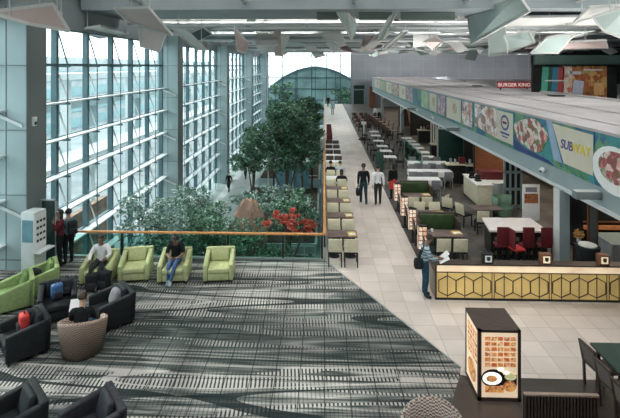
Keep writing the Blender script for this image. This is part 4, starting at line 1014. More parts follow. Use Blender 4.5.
for i, (px, y, w, h, m_, l) in enumerate(((452, 27.2, .9, 2.5, DKGREEN, 'dark green standing partition just right of the second pillar'), (435, 33.5, .35, 2.2, TRIMW, 'narrow white striped panel left of the second pillar'), (411, 47, 1.3, 2.4, BROWNIN, 'reddish brown curtain panel by the far white tables'), (421, 41, 1.0, 2.3, DARKIN, 'black partition among the plants'), (477, 25.5, .8, 2.3, DARKIN, 'black tall partition behind the cream desk'), (492, 23.5, 1.0, 2.4, BRWOOD, 'red brown tall partition behind the rounded counter'))):
    t = thing('partition', l, 'partition', (WD(px, 100, y).x, y, 0)); MB().box(-w, w, -.06, .06, .05, h).build('panel', m_, t); MB().box(-w-.05, -w, -.08, .08, 0, h+.05).box(w, w+.05, -.08, .08, 0, h+.05).box(-w, w, -.08, .08, h, h+.05).build('frame', STEEL if i < 2 else BLACK, t)
    if i == 1: 
        g = MB()
        for k in range(4): g.box(-.3+k*.17, -.24+k*.17, -.068, -.06, .2, 2.0)
        g.build('stripes', CHARF, t)
for i, (px, y, l) in enumerate(((455, 24.6, 'black service station with pale top right of the second pillar'), (474, 24.4, 'black service station behind the cream desk'), (424, 37.5, 'black service station near the far small tables'), (438, 30.8, 'black service station left of the second pillar'))):
    t = thing('service_station', l, 'counter', (WD(px, 100, y).x, y, 0)); MB().box(-.55, .55, -.3, .3, 0, .98).build('body', BLACK, t); MB().box(-.6, .6, -.34, .34, .98, 1.03).build('worktop', CREAM, t)
    MB().cyl((-.3, 0, 1.03), (-.3, 0, 1.3), .07, n=10).cyl((-.05, .05, 1.03), (-.05, .05, 1.25), .06, n=10).build('canister', STEEL, t); MB().box(.15, .45, -.1, .15, 1.03, 1.35).build('machine', TRIMW if i % 2 else RED, t)
# ================================================================= FASCIA BANNERS, SIGNS
def text(s, size, m, parent, loc, rot, name='lettering', ext=.004, sx=1.0, shear=0):
    cu = bpy.data.curves.new('t', 'FONT'); cu.body = s; cu.size = size; cu.extrude = ext; cu.align_x = 'CENTER'; cu.align_y = 'CENTER'; cu.offset = size*.012; cu.shear = shear
    o = bpy.data.objects.new('t', cu); C.objects.link(o); dg = bpy.context.evaluated_depsgraph_get(); dg.update()
    me = bpy.data.meshes.new_from_object(o.evaluated_get(dg)); bpy.data.objects.remove(o)
    n = bpy.data.objects.new(name, me); C.objects.link(n); me.materials.clear(); me.materials.append(m); n.parent = parent; n.location = loc; n.rotation_euler = rot; n.scale = (sx, 1, 1); return n
XB = XF-.05
def byY(px):
    k = (px-CX)/F; return XB*(math.cos(TH)+math.sin(TH)*k)/(k*math.cos(TH)-math.sin(TH))
def bann(ya, yb, label):
    t = thing('banner', label, 'banner', (XB, 0, 0), 0, 'shop banners on the food hall fascia')
    MB().box(0, .04, ya, yb, 3.06, 4.54).build('backing', TEAL, t); return t
TEAL = blotch('teal banner ground', [(.03, .16, .19), (.06, .30, .30), (.03, .12, .26), (.16, .34, .16), (.10, .34, .36)], 1.1)
CRM = mat('cream banner panel', (.66, .62, .50), .5, 0, .05, 2)
def quadYZ(b, pts, x=-.012, th=.012):   # pts (y,z)
    v = [(x, y, z) for y, z in pts]; w_ = [(x+th, y, z) for y, z in pts]; n = len(pts)
    b.add(v+w_, [tuple(range(n)), tuple(range(2*n-1, n-1, -1))]+[(i, n+i, n+(i+1) % n, (i+1) % n) for i in range(n)]); return b
MEAT = blotch('salad and ham photo', [(.55, .12, .12), (.75, .45, .42), (.8, .75, .7), (.12, .2, .06), (.35, .05, .08), (.65, .3, .25)], 5)
PEOPLEP = blotch('people dining photo', [(.75, .7, .65), (.5, .2, .1), (.85, .85, .85), (.2, .12, .1), (.6, .35, .3)], 3.5)
NOOD = blotch('noodle photo', [(.8, .8, .85), (.3, .12, .2), (.75, .6, .6), (.15, .15, .25), (.7, .3, .2)], 4)
LBLUE = mat('pale blue banner swoosh', (.30, .42, .56), .5, 0, .1, 2); GRNS = mat('green banner swoosh', (.16, .34, .08), .5, 0, .2, 2); NAVY = mat('navy banner wave', (.04, .06, .22), .5, 0, .15, 2)
LOGOY = mat('yellow lettering', (.85, .68, .05), .5, 0, .02); LOGOB = mat('indigo lettering', (.10, .10, .30), .5, 0, .02)
# banner A nearest (food plate)
y0, y1 = 9.6, byY(594.5)
t = bann(y0, y1-.03, 'nearest teal banner with a white plate of meat, cut by the right edge')
b = MB(); yc = 11.7; quadYZ(b, [(yc+.95*math.cos(a), 3.62+.62*math.sin(a)) for a in [2*PI*i/24 for i in range(24)]]); b.build('plate', WHITEP, t)
b = MB(); quadYZ(b, [(yc-.05+.7*math.cos(a), 3.7+.42*math.sin(a)) for a in [2*PI*i/20 for i in range(20)]], -.02, .008); b.build('food_picture', MEAT, t)
# banner B : ham + SUBWAY
ya, yb = byY(594.5), byY(514)
t = bann(ya+.02, yb-.03, 'teal banner with ham salad photo and the yellow SUBWAY lettering')
ys_ = byY(555)
b = MB(); quadYZ(b, [(ya+.06, 3.28), (ya+.06, 4.40), (ys_+.15, 4.44), (ys_-.55, 3.30)]); cpn = b.build('cream_panel', CRM, t)
b = MB(); cy, cz = (ys_+yb)/2+.18, 3.86; quadYZ(b, [(cy+1.28*math.cos(a)*(1+.08*math.sin(5*a)), cz+.56*math.sin(a)*(1+.1*math.cos(3*a))) for a in [2*PI*i/36 for i in range(36)]], -.02, .01); b.build('food_picture', MEAT, t)
b = MB(); quadYZ(b, [(ys_-.45, 3.28), (ys_+.2, 4.5), (ys_+.55, 4.5), (ys_+.05, 3.28)], -.016, .01); b.build('blue_swoosh', LBLUE, t)
b = MB(); quadYZ(b, [(ys_+.05, 3.09), (yb-.1, 3.09), (yb-.1, 3.45), (yb-.9, 3.27), (ys_+.4, 3.2)], -.018, .01); b.build('navy_wave', NAVY, t)
b = MB()
for k in range(5): quadYZ(b, [(ys_-.45-.34*k, 3.09), (ys_-.25-.34*k, 3.27), (ys_-.12-.34*k, 3.27), (ys_-.32-.34*k, 3.09)], -.018, .008)
b.build('green_chevrons', GRNS, t)
RL = (PI/2, 0, -PI/2); ly = (ya+ys_)/2-.02
text('SUB', .40, LOGOB, cpn, (-.022, ly+.36, 3.88), RL, 'lettering', sx=1.0, shear=.2); text('WAY', .40, LOGOY, cpn, (-.022, ly-.38, 3.88), RL, 'lettering', sx=1.0, shear=.2)
# banner C: people + blue oval logo
ya, yb = byY(514), byY(473)
t = bann(ya+.03, yb-.03, 'banner with dining people photo and a round blue and red logo')
yl = byY(497)
b = MB(); quadYZ(b, [(ya+.08, 3.2), (ya+.08, 4.42), (yl, 4.42), (yl, 3.2)]); cpn = b.build('cream_panel', CRM, t)
b = MB(); quadYZ(b, [(yl+.03, 3.2), (yl+.03, 4.46), (yb-.3, 4.46), (yb-.3, 3.4)]); b.build('people_picture', PEOPLEP, t)
b = MB(); ly = (ya+yl)/2
n = 24; o = [(ly+.42*math.cos(2*PI*i/n), 3.98+.32*math.sin(2*PI*i/n)) for i in range(n)]; b.cur = 0; quadYZ(b, o, -.018, .006); b.build('logo_ring', LOGOB, cpn)
b = MB(); quadYZ(b, [(ly+.28*math.cos(2*PI*i/n), 3.98+.22*math.sin(2*PI*i/n)) for i in range(n)], -.022, .004); b.build('logo_face', CRM, cpn)
b = MB(); b.box(-.026, -.02, ly-.2, ly+.2, 3.93, 4.03); b.build('logo_bar', RED, cpn); b = MB(); b.box(-.02, -.012, ly-.45, ly+.45, 3.50, 3.58); b.box(-.02, -.012, ly-.3, ly+.3, 3.38, 3.43); b.build('caption_line', LOGOB, cpn)
b = MB()
for k in range(5): quadYZ(b, [(yl-.1-.4*k+.0, 3.07), (yl+.1-.4*k, 3.19), (yl+.25-.4*k, 3.19), (yl+.05-.4*k, 3.07)], -.018, .008)
b.build('green_chevrons', GRNS, t)
edges = [(473, 461.5, PEOPLEP, 'banner with a white dish photo right behind the dining people banner'), (461.5, 446, CRM, 'cream banner with faint red figures'), (446, 437, NOOD, 'banner with white and purple dish photo'),
         (437, 429, CRM, 'pale yellow banner with green marks'), (429, 421, blotch('yellow green print', [(.6, .62, .3), (.3, .5, .35), (.7, .7, .5)], 2), 'yellow green banner left of the pale yellow one'), (421, 413, TEAL, 'plain teal banner part way along the fascia'),
         (413, 406, NOOD, 'small white banner beyond the plain teal one'), (406, 399, CRM, 'small cream banner with brown print'), (399, 392, MEAT, 'small red brown photo banner far along'), (392, 386, CRM, 'tiny yellow cream banner far along the fascia'), (386, 380, blotch('amber print', [(.65, .45, .15), (.3, .4, .3), (.7, .65, .5)], 2), 'tiny amber banner near the far end'), (380, 374.5, CRM, 'furthest tiny banner on the fascia')]
for a, b__, m_, l in edges:
    ya, yb = byY(a), min(byY(b__), 69.5); t = bann(ya+.03, yb-.03, l)
    q = MB(); quadYZ(q, [(ya+.12, 3.22), (ya+.12, 4.44), (yb-.15, 4.44), (yb-.15, 3.22)]); q.build('printed_panel', m_, t)
    if m_ is CRM:
        q = MB(); yc = ya*.6+yb*.4; quadYZ(q, [(yc+(yb-ya)*.14*math.cos(2*PI*i/12), 3.9+.3*math.sin(2*PI*i/12)) for i in range(12)], -.02, .008); q.build('printed_figure', blotch('faint figure %d' % int(a), [(.6, .2, .2), (.5, .5, .3), (.3, .4, .3)], 3), t)
# projecting signs
for i, px in enumerate((589, 454, 412.5)):
    Y = (12.35, 25.0, 36.6)[i]
    t = thing('projecting_sign', 'dark grey blade sign sticking out from the fascia, %s' % ['nearest the camera', 'middle of three', 'furthest of three'][i], 'sign', (XF-.05, Y, 2.83), 0, 'blade signs under the fascia')
    MB().box(-.66, 0, -.12, .12, -.10, .10).build('case', PIERD, t, bevel=.01); MB().box(-.64, -.02, -.10, .10, .10, .115).build('top_trim', TRIMW, t)
p = WD(546, 167.5, 15.3)
for i, (y, l) in enumerate(((15.3, 'white dome camera on the fascia under the ham salad banner'), (35.8, 'white dome camera on the fascia far along'), (30.6, 'white dome camera on the fascia near the middle'))):
    t = thing('security_camera', l, 'camera', (XF-.06, y, 2.82), 0, 'cameras on the fascia'); MB().ball((-.08, 0, 0), .10, 12, 8).build('dome', WHITEM, t, smooth=True); MB().ball((-.14, -.02, -.03), .05, 8, 6).build('lens', BLACK, t, smooth=True); MB().box(-.05, .06, -.04, .04, -.04, .04).build('bracket', WHITEM, t)
# red roof sign
t = thing('roof_sign', 'red BURGER KING letter sign on the far edge of the pale roof', 'sign', (13.75, 33.0, 4.66))
MB().box(-1.2, 1.2, 0, .12, .04, .5).build('board', mat('red sign board', (.35, .03, .03), .5, 0, .1), t); MB().box(-1.0, -.9, .02, .1, -.08, .05).box(.9, 1.0, .02, .1, -.08, .05).build('foot', BLACK, t)
text('BURGER KING', .36, mat('pink white lettering', (.85, .62, .6), .5, 0, .02, emit=.3), t, (0, -.01, .27), (PI/2, 0, 0))
# mural
t = thing('food_mural', 'big colourful food mural at the upper right behind the roof', 'mural', (0, 30, 0))
def mx(px):
    k = (px-CX)/F; return 30*(k*math.cos(TH)-math.sin(TH))/(math.cos(TH)+math.sin(TH)*k)
MB().box(mx(534), mx(618), .1, .4, 4.1, 7.0).build('backing_wall', DARKIN, t)
cols = [(541, 547, (.10, .42, .30)), (547, 551, (.02, .10, .07)), (551, 557, (.05, .22, .34)), (557, 563, (.45, .06, .06))]
for a, b__, cc in cols: MB().hexa([(mx(a), .02, 4.2), (mx(b__), .02, 4.2), (mx(b__), .1, 4.2), (mx(a), .1, 4.2)], [(mx(a+2), .02, 6.25), (mx(b__+2), .02, 6.25), (mx(b__+2), .1, 6.25), (mx(a+2), .1, 6.25)]).build('colour_stripe', mat('mural stripe %d' % a, cc, .5), t)
MB().box(mx(563), mx(572), .02, .1, 4.2, 6.3).build('red_food_picture', blotch('mural red', [(.5, .05, .04), (.75, .35, .3), (.7, .65, .5), (.3, .02, .02)], 3.5), t)
MB().box(mx(572), mx(607), .02, .1, 4.2, 6.3).build('brown_food_picture', blotch('mural brown', [(.12, .03, .02), (.5, .2, .05), (.35, .05, .03), (.7, .45, .15), (.15, .2, .12)], 3), t)
MB().slab([(mx(572), -.01, 4.35), (mx(582), -.01, 4.3), (mx(584), -.01, 5.3), (mx(574), -.01, 5.4)], -.02).build('white_card', mat('pale blue card', (.5, .55, .66), .5), t)
MB().slab([(mx(594), -.01, 4.4), (mx(604), -.01, 4.4), (mx(604), -.01, 5.2), (mx(594), -.01, 5.2)], -.02).build('orange_card', mat('orange card', (.75, .45, .18), .5), t)
MB().box(mx(568), mx(581), -.01, .02, 5.75, 5.95).box(mx(570), mx(572), -.01, .02, 5.5, 6.1).box(mx(584), mx(603), -.01, .02, 6.0, 6.1).box(mx(545), mx(568), -.01, .02, 5.3, 5.38).build('lettering_strip', TRIMW, t)
struct('trim_mural', MB().box(mx(534), 23, 29.7, 30.5, 6.4, 7.0), BAFD)

# ================================================================= LIGHTBOX SIGN (foreground)
a = W(478.5, 401.5); b2 = W(520.8, 401.5)
wS = b2.x-a.x; YS = (a.y+b2.y)/2
MENU1 = None
t = thing('menu_totem', 'black framed lit food menu box in the right foreground', 'lightbox', ((a.x+b2.x)/2, YS, 0))
hS, dS = 1.34, .78
MB().box(-wS/2, wS/2, 0, dS, hS-.05, hS).box(-wS/2, wS/2, 0, dS, 0, .07).box(-wS/2, -wS/2+.06, 0, .06, 0, hS).box(wS/2-.06, wS/2, 0, .06, 0, hS).box(-wS/2, -wS/2+.06, dS-.06, dS, 0, hS).box(wS/2-.06, wS/2, dS-.06, dS, 0, hS).build('frame', DKWOOD, t)
LIT = mat('lit menu cream', (.92, .70, .50), .5, 0, .06, 2, emit=.36)
MB().box(-wS/2+.02, wS/2-.02, .02, dS-.02, .05, hS-.03).build('core', BLACK, t)
fp = MB().box(-wS/2+.06, wS/2-.06, .008, .02, .07, hS-.05).build('front_poster', LIT, t)
sp = MB().box(-wS/2+.008, -wS/2+.02, .06, dS-.06, .07, hS-.05).build('side_poster', LIT, t)
FD = [blotch('menu dish %d' % i, c, 22, emit=.3) for i, c in enumerate([[(.6, .12, .03), (.9, .5, .15), (.35, .06, .02), (.95, .8, .5)], [(.2, .05, .03), (.7, .3, .1), (.9, .7, .4)], [(.75, .25, .05), (.5, .1, .04), (.9, .6, .2)]])]
ti = MB()
for r_ in range(6):
    for c_ in range(5):
        x = -.27+c_*.118; z = 1.21-r_*.098; ti.cur = (r_*2+c_) % 3; w_ = .10; ti.box(x, x+w_, .0, .008, z-.07, z)
ti.build('dish_tiles', FD, fp)
b = MB(); disc = lambda mb, cx, cz, rx, rz_, y0, y1: mb.add([(cx+rx*math.cos(2*PI*i/20), y0, cz+rz_*math.sin(2*PI*i/20)) for i in range(20)]+[(cx+rx*math.cos(2*PI*i/20), y1, cz+rz_*math.sin(2*PI*i/20)) for i in range(20)], [tuple(range(20)), tuple(range(39, 19, -1))]+[(i, 20+i, 20+(i+1) % 20, (i+1) % 20) for i in range(20)])
disc(b, -.12, .43, .22, .17, 0.0, .008); b.box(-.2, .32, 0.001, .008, .30, .50); b.build('black_tray', BLACK, fp)
b = MB(); disc(b, -.14, .43, .18, .12, -.006, .0); disc(b, .02, .60, .06, .035, -.006, 0); disc(b, .13, .54, .05, .03, -.006, 0); b.build('bowl', mat('lit white bowl', (.95, .93, .88), .5, 0, .02, emit=.6), fp)
b = MB(); disc(b, -.15, .43, .10, .06, -.012, -.006); b.box(-.27, .08, -.006, 0, .17, .29); disc(b, .19, .29, .12, .10, -.006, 0); b.build('dish_picture', FD[0], fp)
b = MB(); disc(b, .2, .47, .11, .07, -.005, .0); b.build('salad_picture', blotch('menu salad', [(.9, .85, .6), (.6, .6, .25), (.95, .9, .75)], 25, emit=.3), fp)
b = MB()
for r_ in range(6):
    for c_ in range(4): b.box(-wS/2+.002, -wS/2+.008, .10+c_*.14, .20+c_*.14, 1.13-r_*.10, 1.20-r_*.10)
b.build('side_dish_tiles', FD[1], sp)
b = MB(); b.add([(-wS/2+.003, .38+.24*math.cos(2*PI*i/20), .35+.2*math.sin(2*PI*i/20)) for i in range(20)]+[(-wS/2+.008, .38+.24*math.cos(2*PI*i/20), .35+.2*math.sin(2*PI*i/20)) for i in range(20)], [tuple(range(20)), tuple(range(39, 19, -1))]+[(i, 20+i, 20+(i+1) % 20, (i+1) % 20) for i in range(20)]); b.build('side_dish_picture', FD[0], sp)
# slatted low screen
pa, pb = W(524, 393, .8), W(597, 393, .8)
t = thing('slatted_screen', 'low dark slatted screen with pale top rail at the bottom right', 'screen', ((pa.x+pb.x)/2, pa.y, 0)); hwid = (pb.x-pa.x)/2
MB().box(-hwid, hwid, -.03, .03, .77, .80).build('top_rail', mat('pale brown rail', (.30, .22, .17), .5), t)
b = MB()
n = 22
for i in range(n+1): x = -hwid+.02+i*(2*hwid-.04)/n; b.box(x-.013, x+.013, -.02, .02, .04, .77)
b.build('slats', DKWOOD, t); MB().box(-hwid, hwid, -.03, .03, 0, .05).build('bottom_rail', BLACK, t); MB().box(-hwid, hwid, .021, .04, .05, .76).build('backing', BLACK, t)
# cane chairs and dark table right
def cane():
    t = thing('cane_chair', 'x', 'chair')   # faces +Y, back at -Y
    MB().box(-.22, .22, -.2, .24, .42, .46).build('seat', CANE, t, bevel=.01)
    MB().hexa([(-.18, -.235, .52), (.18, -.235, .52), (.18, -.215, .52), (-.18, -.215, .52)], [(-.18, -.315, .86), (.18, -.315, .86), (.18, -.295, .86), (-.18, -.295, .86)]).build('back_webbing', CANE, t)
    MB().bar((-.2, -.20, 0), (-.2, -.22, .46), .04).bar((-.2, -.22, .46), (-.2, -.31, .90), .04).bar((.2, -.20, 0), (.2, -.22, .46), .04).bar((.2, -.22, .46), (.2, -.31, .90), .04).bar((-.2, -.31, .89), (.2, -.31, .89), .04).bar((-.2, -.23, .51), (.2, -.23, .51), .03).build('back_frame', DKWOOD, t)
    for x in (-.2, .2): MB().bar((x, .21, 0), (x, .21, .44), .04).build('leg', DKWOOD, t)
    return t
for px, py, l in ((582, 337, 'furthest of three'), (597, 355, 'middle of three'), (614, 375, 'nearest of three')):
    p = W(px, py, .9); place('cane', cane, (p.x+.25, p.y-.22, 0), -PI/2+.12, 'dark cane backed chair at the green black table, %s' % l, 'cane chairs at the right')
p = W(586, 341, .75)
t = thing('dining_table', 'green black table at the right edge behind the cane chairs', 'table', (p.x+.75, p.y-1.05, 0))
MB().box(-.7, .9, -1.0, 1.0, .71, .75).build('tabletop', DKGREEN, t)
for x in (-.6, .8):
    for y in (-.9, .9): MB().bar((x, y, 0), (x, y, .71), .06).build('leg', BLACK, t)

# ================================================================= ATRIUM GARDEN
def tree(name, x, y, zb, blobs, label, leafm, size=.2, n=2600, seed=1, cat='tree', trunk=True):
    rnd = random.Random(seed); n = int(n*1.4); t = thing(name, label, cat, (x, y, zb), 0)
    b = MB(); tot = sum(r[0]*r[1]*r[2] for c, r in blobs)
    tk = MB()
    for c, r in blobs:
        k = int(n*r[0]*r[1]*r[2]/tot)
        # clumps
        nc = max(5, int(k/55))
        for _ in range(nc):
            v = Vector((rnd.gauss(0, .5), rnd.gauss(0, .5), rnd.gauss(0, .5)))
            if v.length > 1: v.normalize()
            cc = (c[0]+v.x*r[0], c[1]+v.y*r[1], c[2]+v.z*r[2]); rr = min(r)*.30
            leaves(b, cc, (rr*1.2, rr*1.2, rr*.8), int(k/nc), size, rnd)
            if trunk and rnd.random() < .35: tk.cyl((c[0], c[1], c[2]-r[2]*.5), cc, .03, .012, 5)
        if trunk: tk.cyl((c[0]*.3, c[1]*.3, max(0.4, c[2]*.35)), (c[0], c[1], c[2]-r[2]*.45), .06, .035, 6)
    if trunk:
        top = min(c[2] for c, r in blobs); tk.cyl((0, 0, 0), (0, 0, top), .11, .06, 8); tk.build('trunk', BARK, t)
    b.build('foliage', leafm, t); return t
def planter(x0, x1, y0, y1, h, label):
    t = thing('planter', label, 'planter', ((x0+x1)/2, (y0+y1)/2, LO)); a, c = (x1-x0)/2, (y1-y0)/2
    MB().box(-a, a, -c, c, 0, h).build('wall', PLANT, t); MB().box(-a+.15, a-.15, -c+.15, c-.15, h, h+.06).build('soil', SOIL, t)
planter(-7.6, -.4, 15.2, 24, 1.0, 'near concrete planter in the lower court below the balustrade')
planter(-6.2, -.4, 26, 38, .8, 'middle concrete planter in the lower court')
planter(-6.0, -.4, 41, 68, .8, 'far concrete planter in the lower court')
D_ = LEAFS
# near shrubs just beyond the rail (X,Y,zbase)
tree('shrub', -6.9, 17.6, LO+1, [((-.1, 0, 4.3), (1.2, 1.0, .9)), ((.3, .2, 3.0), (1.5, 1.1, 1.1))], 'pale leafy tree behind the balustrade, leftmost of three', D_[2], .13, 3600, 1)
tree('shrub', -4.7, 18.3, LO+1, [((0, 0, 3.8), (1.1, 1.0, .7)), ((0, .2, 2.8), (1.6, 1.1, .9))], 'mid green tree behind the balustrade, middle of three', D_[1], .13, 3800, 2)
tree('shrub', -2.2, 17.2, LO+1, [((0, 0, 2.9), (1.7, 1.0, .5)), ((-.5, .2, 2.2), (1.7, 1.1, .8))], 'dark green tree behind the balustrade, rightmost of three', D_[0], .13, 4200, 3)
tree('shrub', -7.0, 23.5, LO+1, [((0, 0, 2.9), (1.1, 1.1, .9)), ((.8, 0, 2.0), (1.1, 1.0, .9))], 'pale slim leaved tree near the glass wall', D_[2], .15, 3000, 4)
tree('flowering_shrub', -1.65, 21.6, LO+1, [((-.2, 0, 2.75), (1.15, .7, .42)), ((.7, .1, 2.4), (.7, .6, .4))], 'spreading shrub of red blooms behind the balustrade', D_[3], .13, 1500, 6)
tree('shrub', -1.9, 23.2, LO+1, [((0, 0, 2.3), (1.6, .8, .9)), ((.6, 0, 3.2), (.8, .7, .5))], 'green shrub behind the red blooms', D_[1], .15, 2600, 7)
tree('shrub', -5.9, 16.9, LO+1, [((0, 0, 2.6), (1.4, .8, .9))], 'dark low tree right behind the balustrade between two armchairs', D_[1], .12, 2600, 21)
tree('shrub', -3.4, 16.8, LO+1, [((0, 0, 2.2), (1.3, .8, .8))], 'dark low tree right behind the empty armchair and balustrade', D_[0], .12, 2600, 22)
tree('shrub', -4.6, 22.6, LO+1, [((0, 0, 1.5), (1.6, .8, .8))], 'low green shrub at the foot of the brown rock', D_[1], .14, 2000, 23)
# big trees in the middle
tree('tree', -2.6, 31, LO+.8, [((.2, 0, 6.4), (1.6, 1.6, 1.1)), ((1.0, .2, 5.4), (1.5, 1.6, 1.2)), ((-1.4, 0, 5.2), (1.6, 1.4, 1.2)), ((.2, 0, 4.2), (2.2, 1.6, 1.2))], 'largest dark tree in the middle of the lower court', D_[0], .2, 9500, 8)
tree('tree', -5.2, 33, LO+.8, [((.2, 0, 4.6), (1.1, 1.4, .9)), ((-.4, 0, 3.3), (1.3, 1.4, .8))], 'mid green tree left of the largest tree', D_[1], .18, 4600, 9)
tree('tree', -1.7, 35, LO+.8, [((-.2, 0, 6.0), (.8, 1.6, 1.3)), ((-.2, 0, 4.2), (.8, 1.5, 1.3))], 'narrow dark tree against the walkway side', D_[0], .26, 4200, 10)
tree('tree', -3.4, 44, LO+.8, [((0, 0, 5.4), (2.0, 2, 1.2)), ((0, 0, 3.9), (2.2, 2, 1.3))], 'dark tree behind the largest one', D_[0], .34, 5200, 11)
tree('tree', -1.6, 52, LO+.8, [((0, 0, 5.2), (1.3, 2, 1.4)), ((0, 0, 3.4), (1.4, 2, 1.5))], 'tall dark tree two thirds down the court', D_[0], .36, 4200, 12)
tree('tree', -5.2, 56, LO+.8, [((0, 0, 4.6), (1.9, 2, 1.3)), ((0, 0, 3.2), (2, 2, 1.2))], 'mid green tree far down the court on the window side', D_[1], .36, 3800, 13)
tree('tree', -3.0, 66, LO+.8, [((0, 0, 4.0), (2.4, 2, 1.3)), ((0, 0, 2.6), (2.4, 2, 1.2))], 'furthest dark tree before the end window', D_[0], .4, 3800, 14)
tree('hedge', -3.2, 29.0, LO+.8, [((0, 0, 1.4), (2.9, 1.6, 1.0))], 'low pale hedge in the middle planter', D_[2], .22, 2600, 15, 'hedge')
# brown rock, kiosk
b = MB(); b.ball((0, 0, 0), 1, 14, 9); rr = random.Random(2)
b.v = [Vector((v.x*1.0*rr.uniform(.85, 1.1), v.y*.6*rr.uniform(.9, 1.1), v.z*1.85*rr.uniform(.9, 1.1))) for v in b.v]
tag(b.build('rock', STONE, None, (-4.15, 24.9, LO+1.85)), 'rounded reddish brown rock left of the red blooms', 'rock')
t = thing('garden_kiosk', 'blue glass kiosk with dark posts under the big tree', 'kiosk', (-2.6, 38.5, LO))
MB().box(-1.6, 1.6, -.9, .9, 0, .9).build('base', PLANT, t); MB().box(-1.4, 1.3, -.8, .8, .9, 2.6).build('glass_box', KIOSK, t)
for x in (-1.6, 0, 1.6): MB().box(x-.07, x+.07, -.95, -.81, 0, 2.9).build('post', BLACK, t)
MB().box(-1.8, 1.8, -1.1, 1.1, 2.85, 3.05).build('roof', PIER, t)
ptsb = [Vector((-4.1+.165*k, 33.0, 0.35+.75*math.sin(PI*k/11))) for k in range(12)]
b = MB()
for a, c in zip(ptsb, ptsb[1:]): b.cyl(a, c, .07, n=6)
b.cyl(ptsb[0], (ptsb[0].x, 33, LO+.8), .05, n=6).cyl(ptsb[-1], (ptsb[-1].x, 33, LO+.8), .05, n=6)
tag(b.build('garden_arch', TRIMW), 'thin white garden arch half hidden by the big tree', 'arch')
for i, (x, y, l) in enumerate(((-8.4, 39.5, 'person in dark clothes on the lower path beside the glass wall, nearer one'), (-7.7, 44, 'person in dark clothes on the lower path beside the glass wall, further one'))):
    person(l, (x, y, LO), PI*.9, WALK, CBLK, CTR)
for i, (x, y) in enumerate(((-1.3, 25.2), (-1.4, 41.5))):
    t = thing('garden_railing', 'pale metal garden railing in the lower court, %s of two' % ['nearer', 'further'][i], 'railing', (x, y, LO))
    MB().bar((-1, 0, 1.0), (.8, 0, 1.0), .05).bar((-1, 0, .5), (.8, 0, .5), .04).build('rail', TRIMW, t)
    for xx in (-1, -.4, .2, .8): MB().bar((xx, 0, 0), (xx, 0, 1.0), .05).build('post', TRIMW, t)
# lower court steps / path marks
struct('floor_path', MB().box(-9.0, -6.6, 26, 74, LO, LO+.03), mat('pale path', (.52, .58, .57), .6, 0, .12, .8))
# trees outside the end window
for i, (x, y, l) in enumerate(((-7.5, 81, 'green tree outside the end window, on the left'), (4.6, 82, 'dark tree outside the end window, on the right'))):
    tree('tree', x, y, LO-.1, [((0, 0, 5.6), (3, 2, 2.4)), ((0, 0, 3.0), (3, 2, 2))], l, D_[i and 0], .5, 2000, 30+i)

# ================================================================= LIGHT
wd = bpy.data.worlds.new('sky'); SC.world = wd; wd.use_nodes = True; nt = wd.node_tree; bg = nt.nodes['Background']
tc = N(nt, 'ShaderNodeTexCoord'); s = N(nt, 'ShaderNodeSeparateXYZ'); nt.links.new(tc.outputs['Generated'], s.inputs[0])
n = N(nt, 'ShaderNodeTexNoise', i_Scale=3.5, i_Detail=5); nt.links.new(tc.outputs['Generated'], n.inputs['Vector'])
cl = ramp(nt, n.outputs['Fac'], [(.38, (.72, .86, .92)), (.55, (.97, .99, 1.0))])
nt.links.new(MIX(nt, M2(nt, 'LESS_THAN', s.outputs['Z'], -.02), cl, (.45, .55, .56)), bg.inputs['Color']); bg.inputs['Strength'].default_value = 2.4
def area(loc, rot, sx, sy, power, col, name='lamp'):
    l = bpy.data.lights.new(name, 'AREA'); l.shape = 'RECTANGLE'; l.size = sx; l.size_y = sy; l.energy = power; l.color = col
    o = bpy.data.objects.new(name, l); C.objects.link(o); o.location = loc; o.rotation_euler = rot; return o
for i, y in enumerate(slots):
    if -1 < y < 76: area((5, y+.6, RZ+.05), (0, 0, 0), 29, 1.1, 820, (1.0, .97, .93), 'roof_fill')  # added area fill in each slot, standing in for daylight
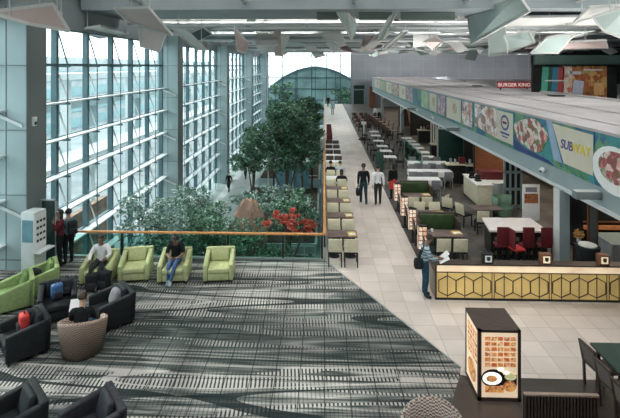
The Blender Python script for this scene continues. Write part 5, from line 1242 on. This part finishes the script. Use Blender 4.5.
for y in (15.5, 22, 30, 40, 52, 63): area((10.3, y, 2.93), (0, 0, 0), 3.5, 2.5, 60, (1.0, .84, .64), 'hall_fill')  # warm fill added inside the hall, no fittings modelled
for i, y in enumerate((14, 20, 27, 35, 44, 54, 64)):  # upward fill spots added to brighten the ceiling
    for x in (9.8, 13.2):
        l = bpy.data.lights.new('ceiling_fill', 'SPOT'); l.energy = 380; l.spot_size = 2.6; l.spot_blend = .8; l.shadow_soft_size = .12; l.color = (1, .97, .93)
        o = bpy.data.objects.new('ceiling_fill', l); C.objects.link(o); o.location = (x, y, 4.95); o.rotation_euler = (PI, 0, 0)
for y in (18, 27, 36, 46, 57, 67):  # angled fill spots added to lift the middle of the ceiling
    l = bpy.data.lights.new('ceiling_side_fill', 'SPOT'); l.energy = 520; l.spot_size = 2.2; l.spot_blend = .9; l.shadow_soft_size = .12; l.color = (1, .98, .95)
    o = bpy.data.objects.new('ceiling_side_fill', l); C.objects.link(o); o.location = (7.9, y, 4.85); o.rotation_euler = Vector((-.9, .2, .8)).to_track_quat('-Z', 'Y').to_euler()
for x in (8, 13, 18, 23, 28, 33):  # fill spots added to brighten the grey end wall
    l = bpy.data.lights.new('end_wall_fill', 'SPOT'); l.energy = 230; l.spot_size = 2.4; l.spot_blend = .9; l.shadow_soft_size = .12
    o = bpy.data.objects.new('end_wall_fill', l); C.objects.link(o); o.location = (x, 68, 5.0); o.rotation_euler = Vector((0, .85, .3)).to_track_quat('-Z', 'Y').to_euler()
sun = bpy.data.lights.new('sun', 'SUN'); sun.energy = 2.2; sun.angle = .03; sun.color = (1, .95, .86); so = bpy.data.objects.new('sun', sun); C.objects.link(so)
so.rotation_euler = Vector((.80, -.32, -.55)).to_track_quat('-Z', 'Y').to_euler()
SC.view_settings.view_transform = 'Standard'; SC.view_settings.look = 'None'; SC.view_settings.gamma = 1; SC.view_settings.exposure = 0.55; SC.view_settings.use_curve_mapping = False
SC.cycles.max_bounces = 8; SC.cycles.transparent_max_bounces = 24; SC.cycles.sample_clamp_indirect = 6
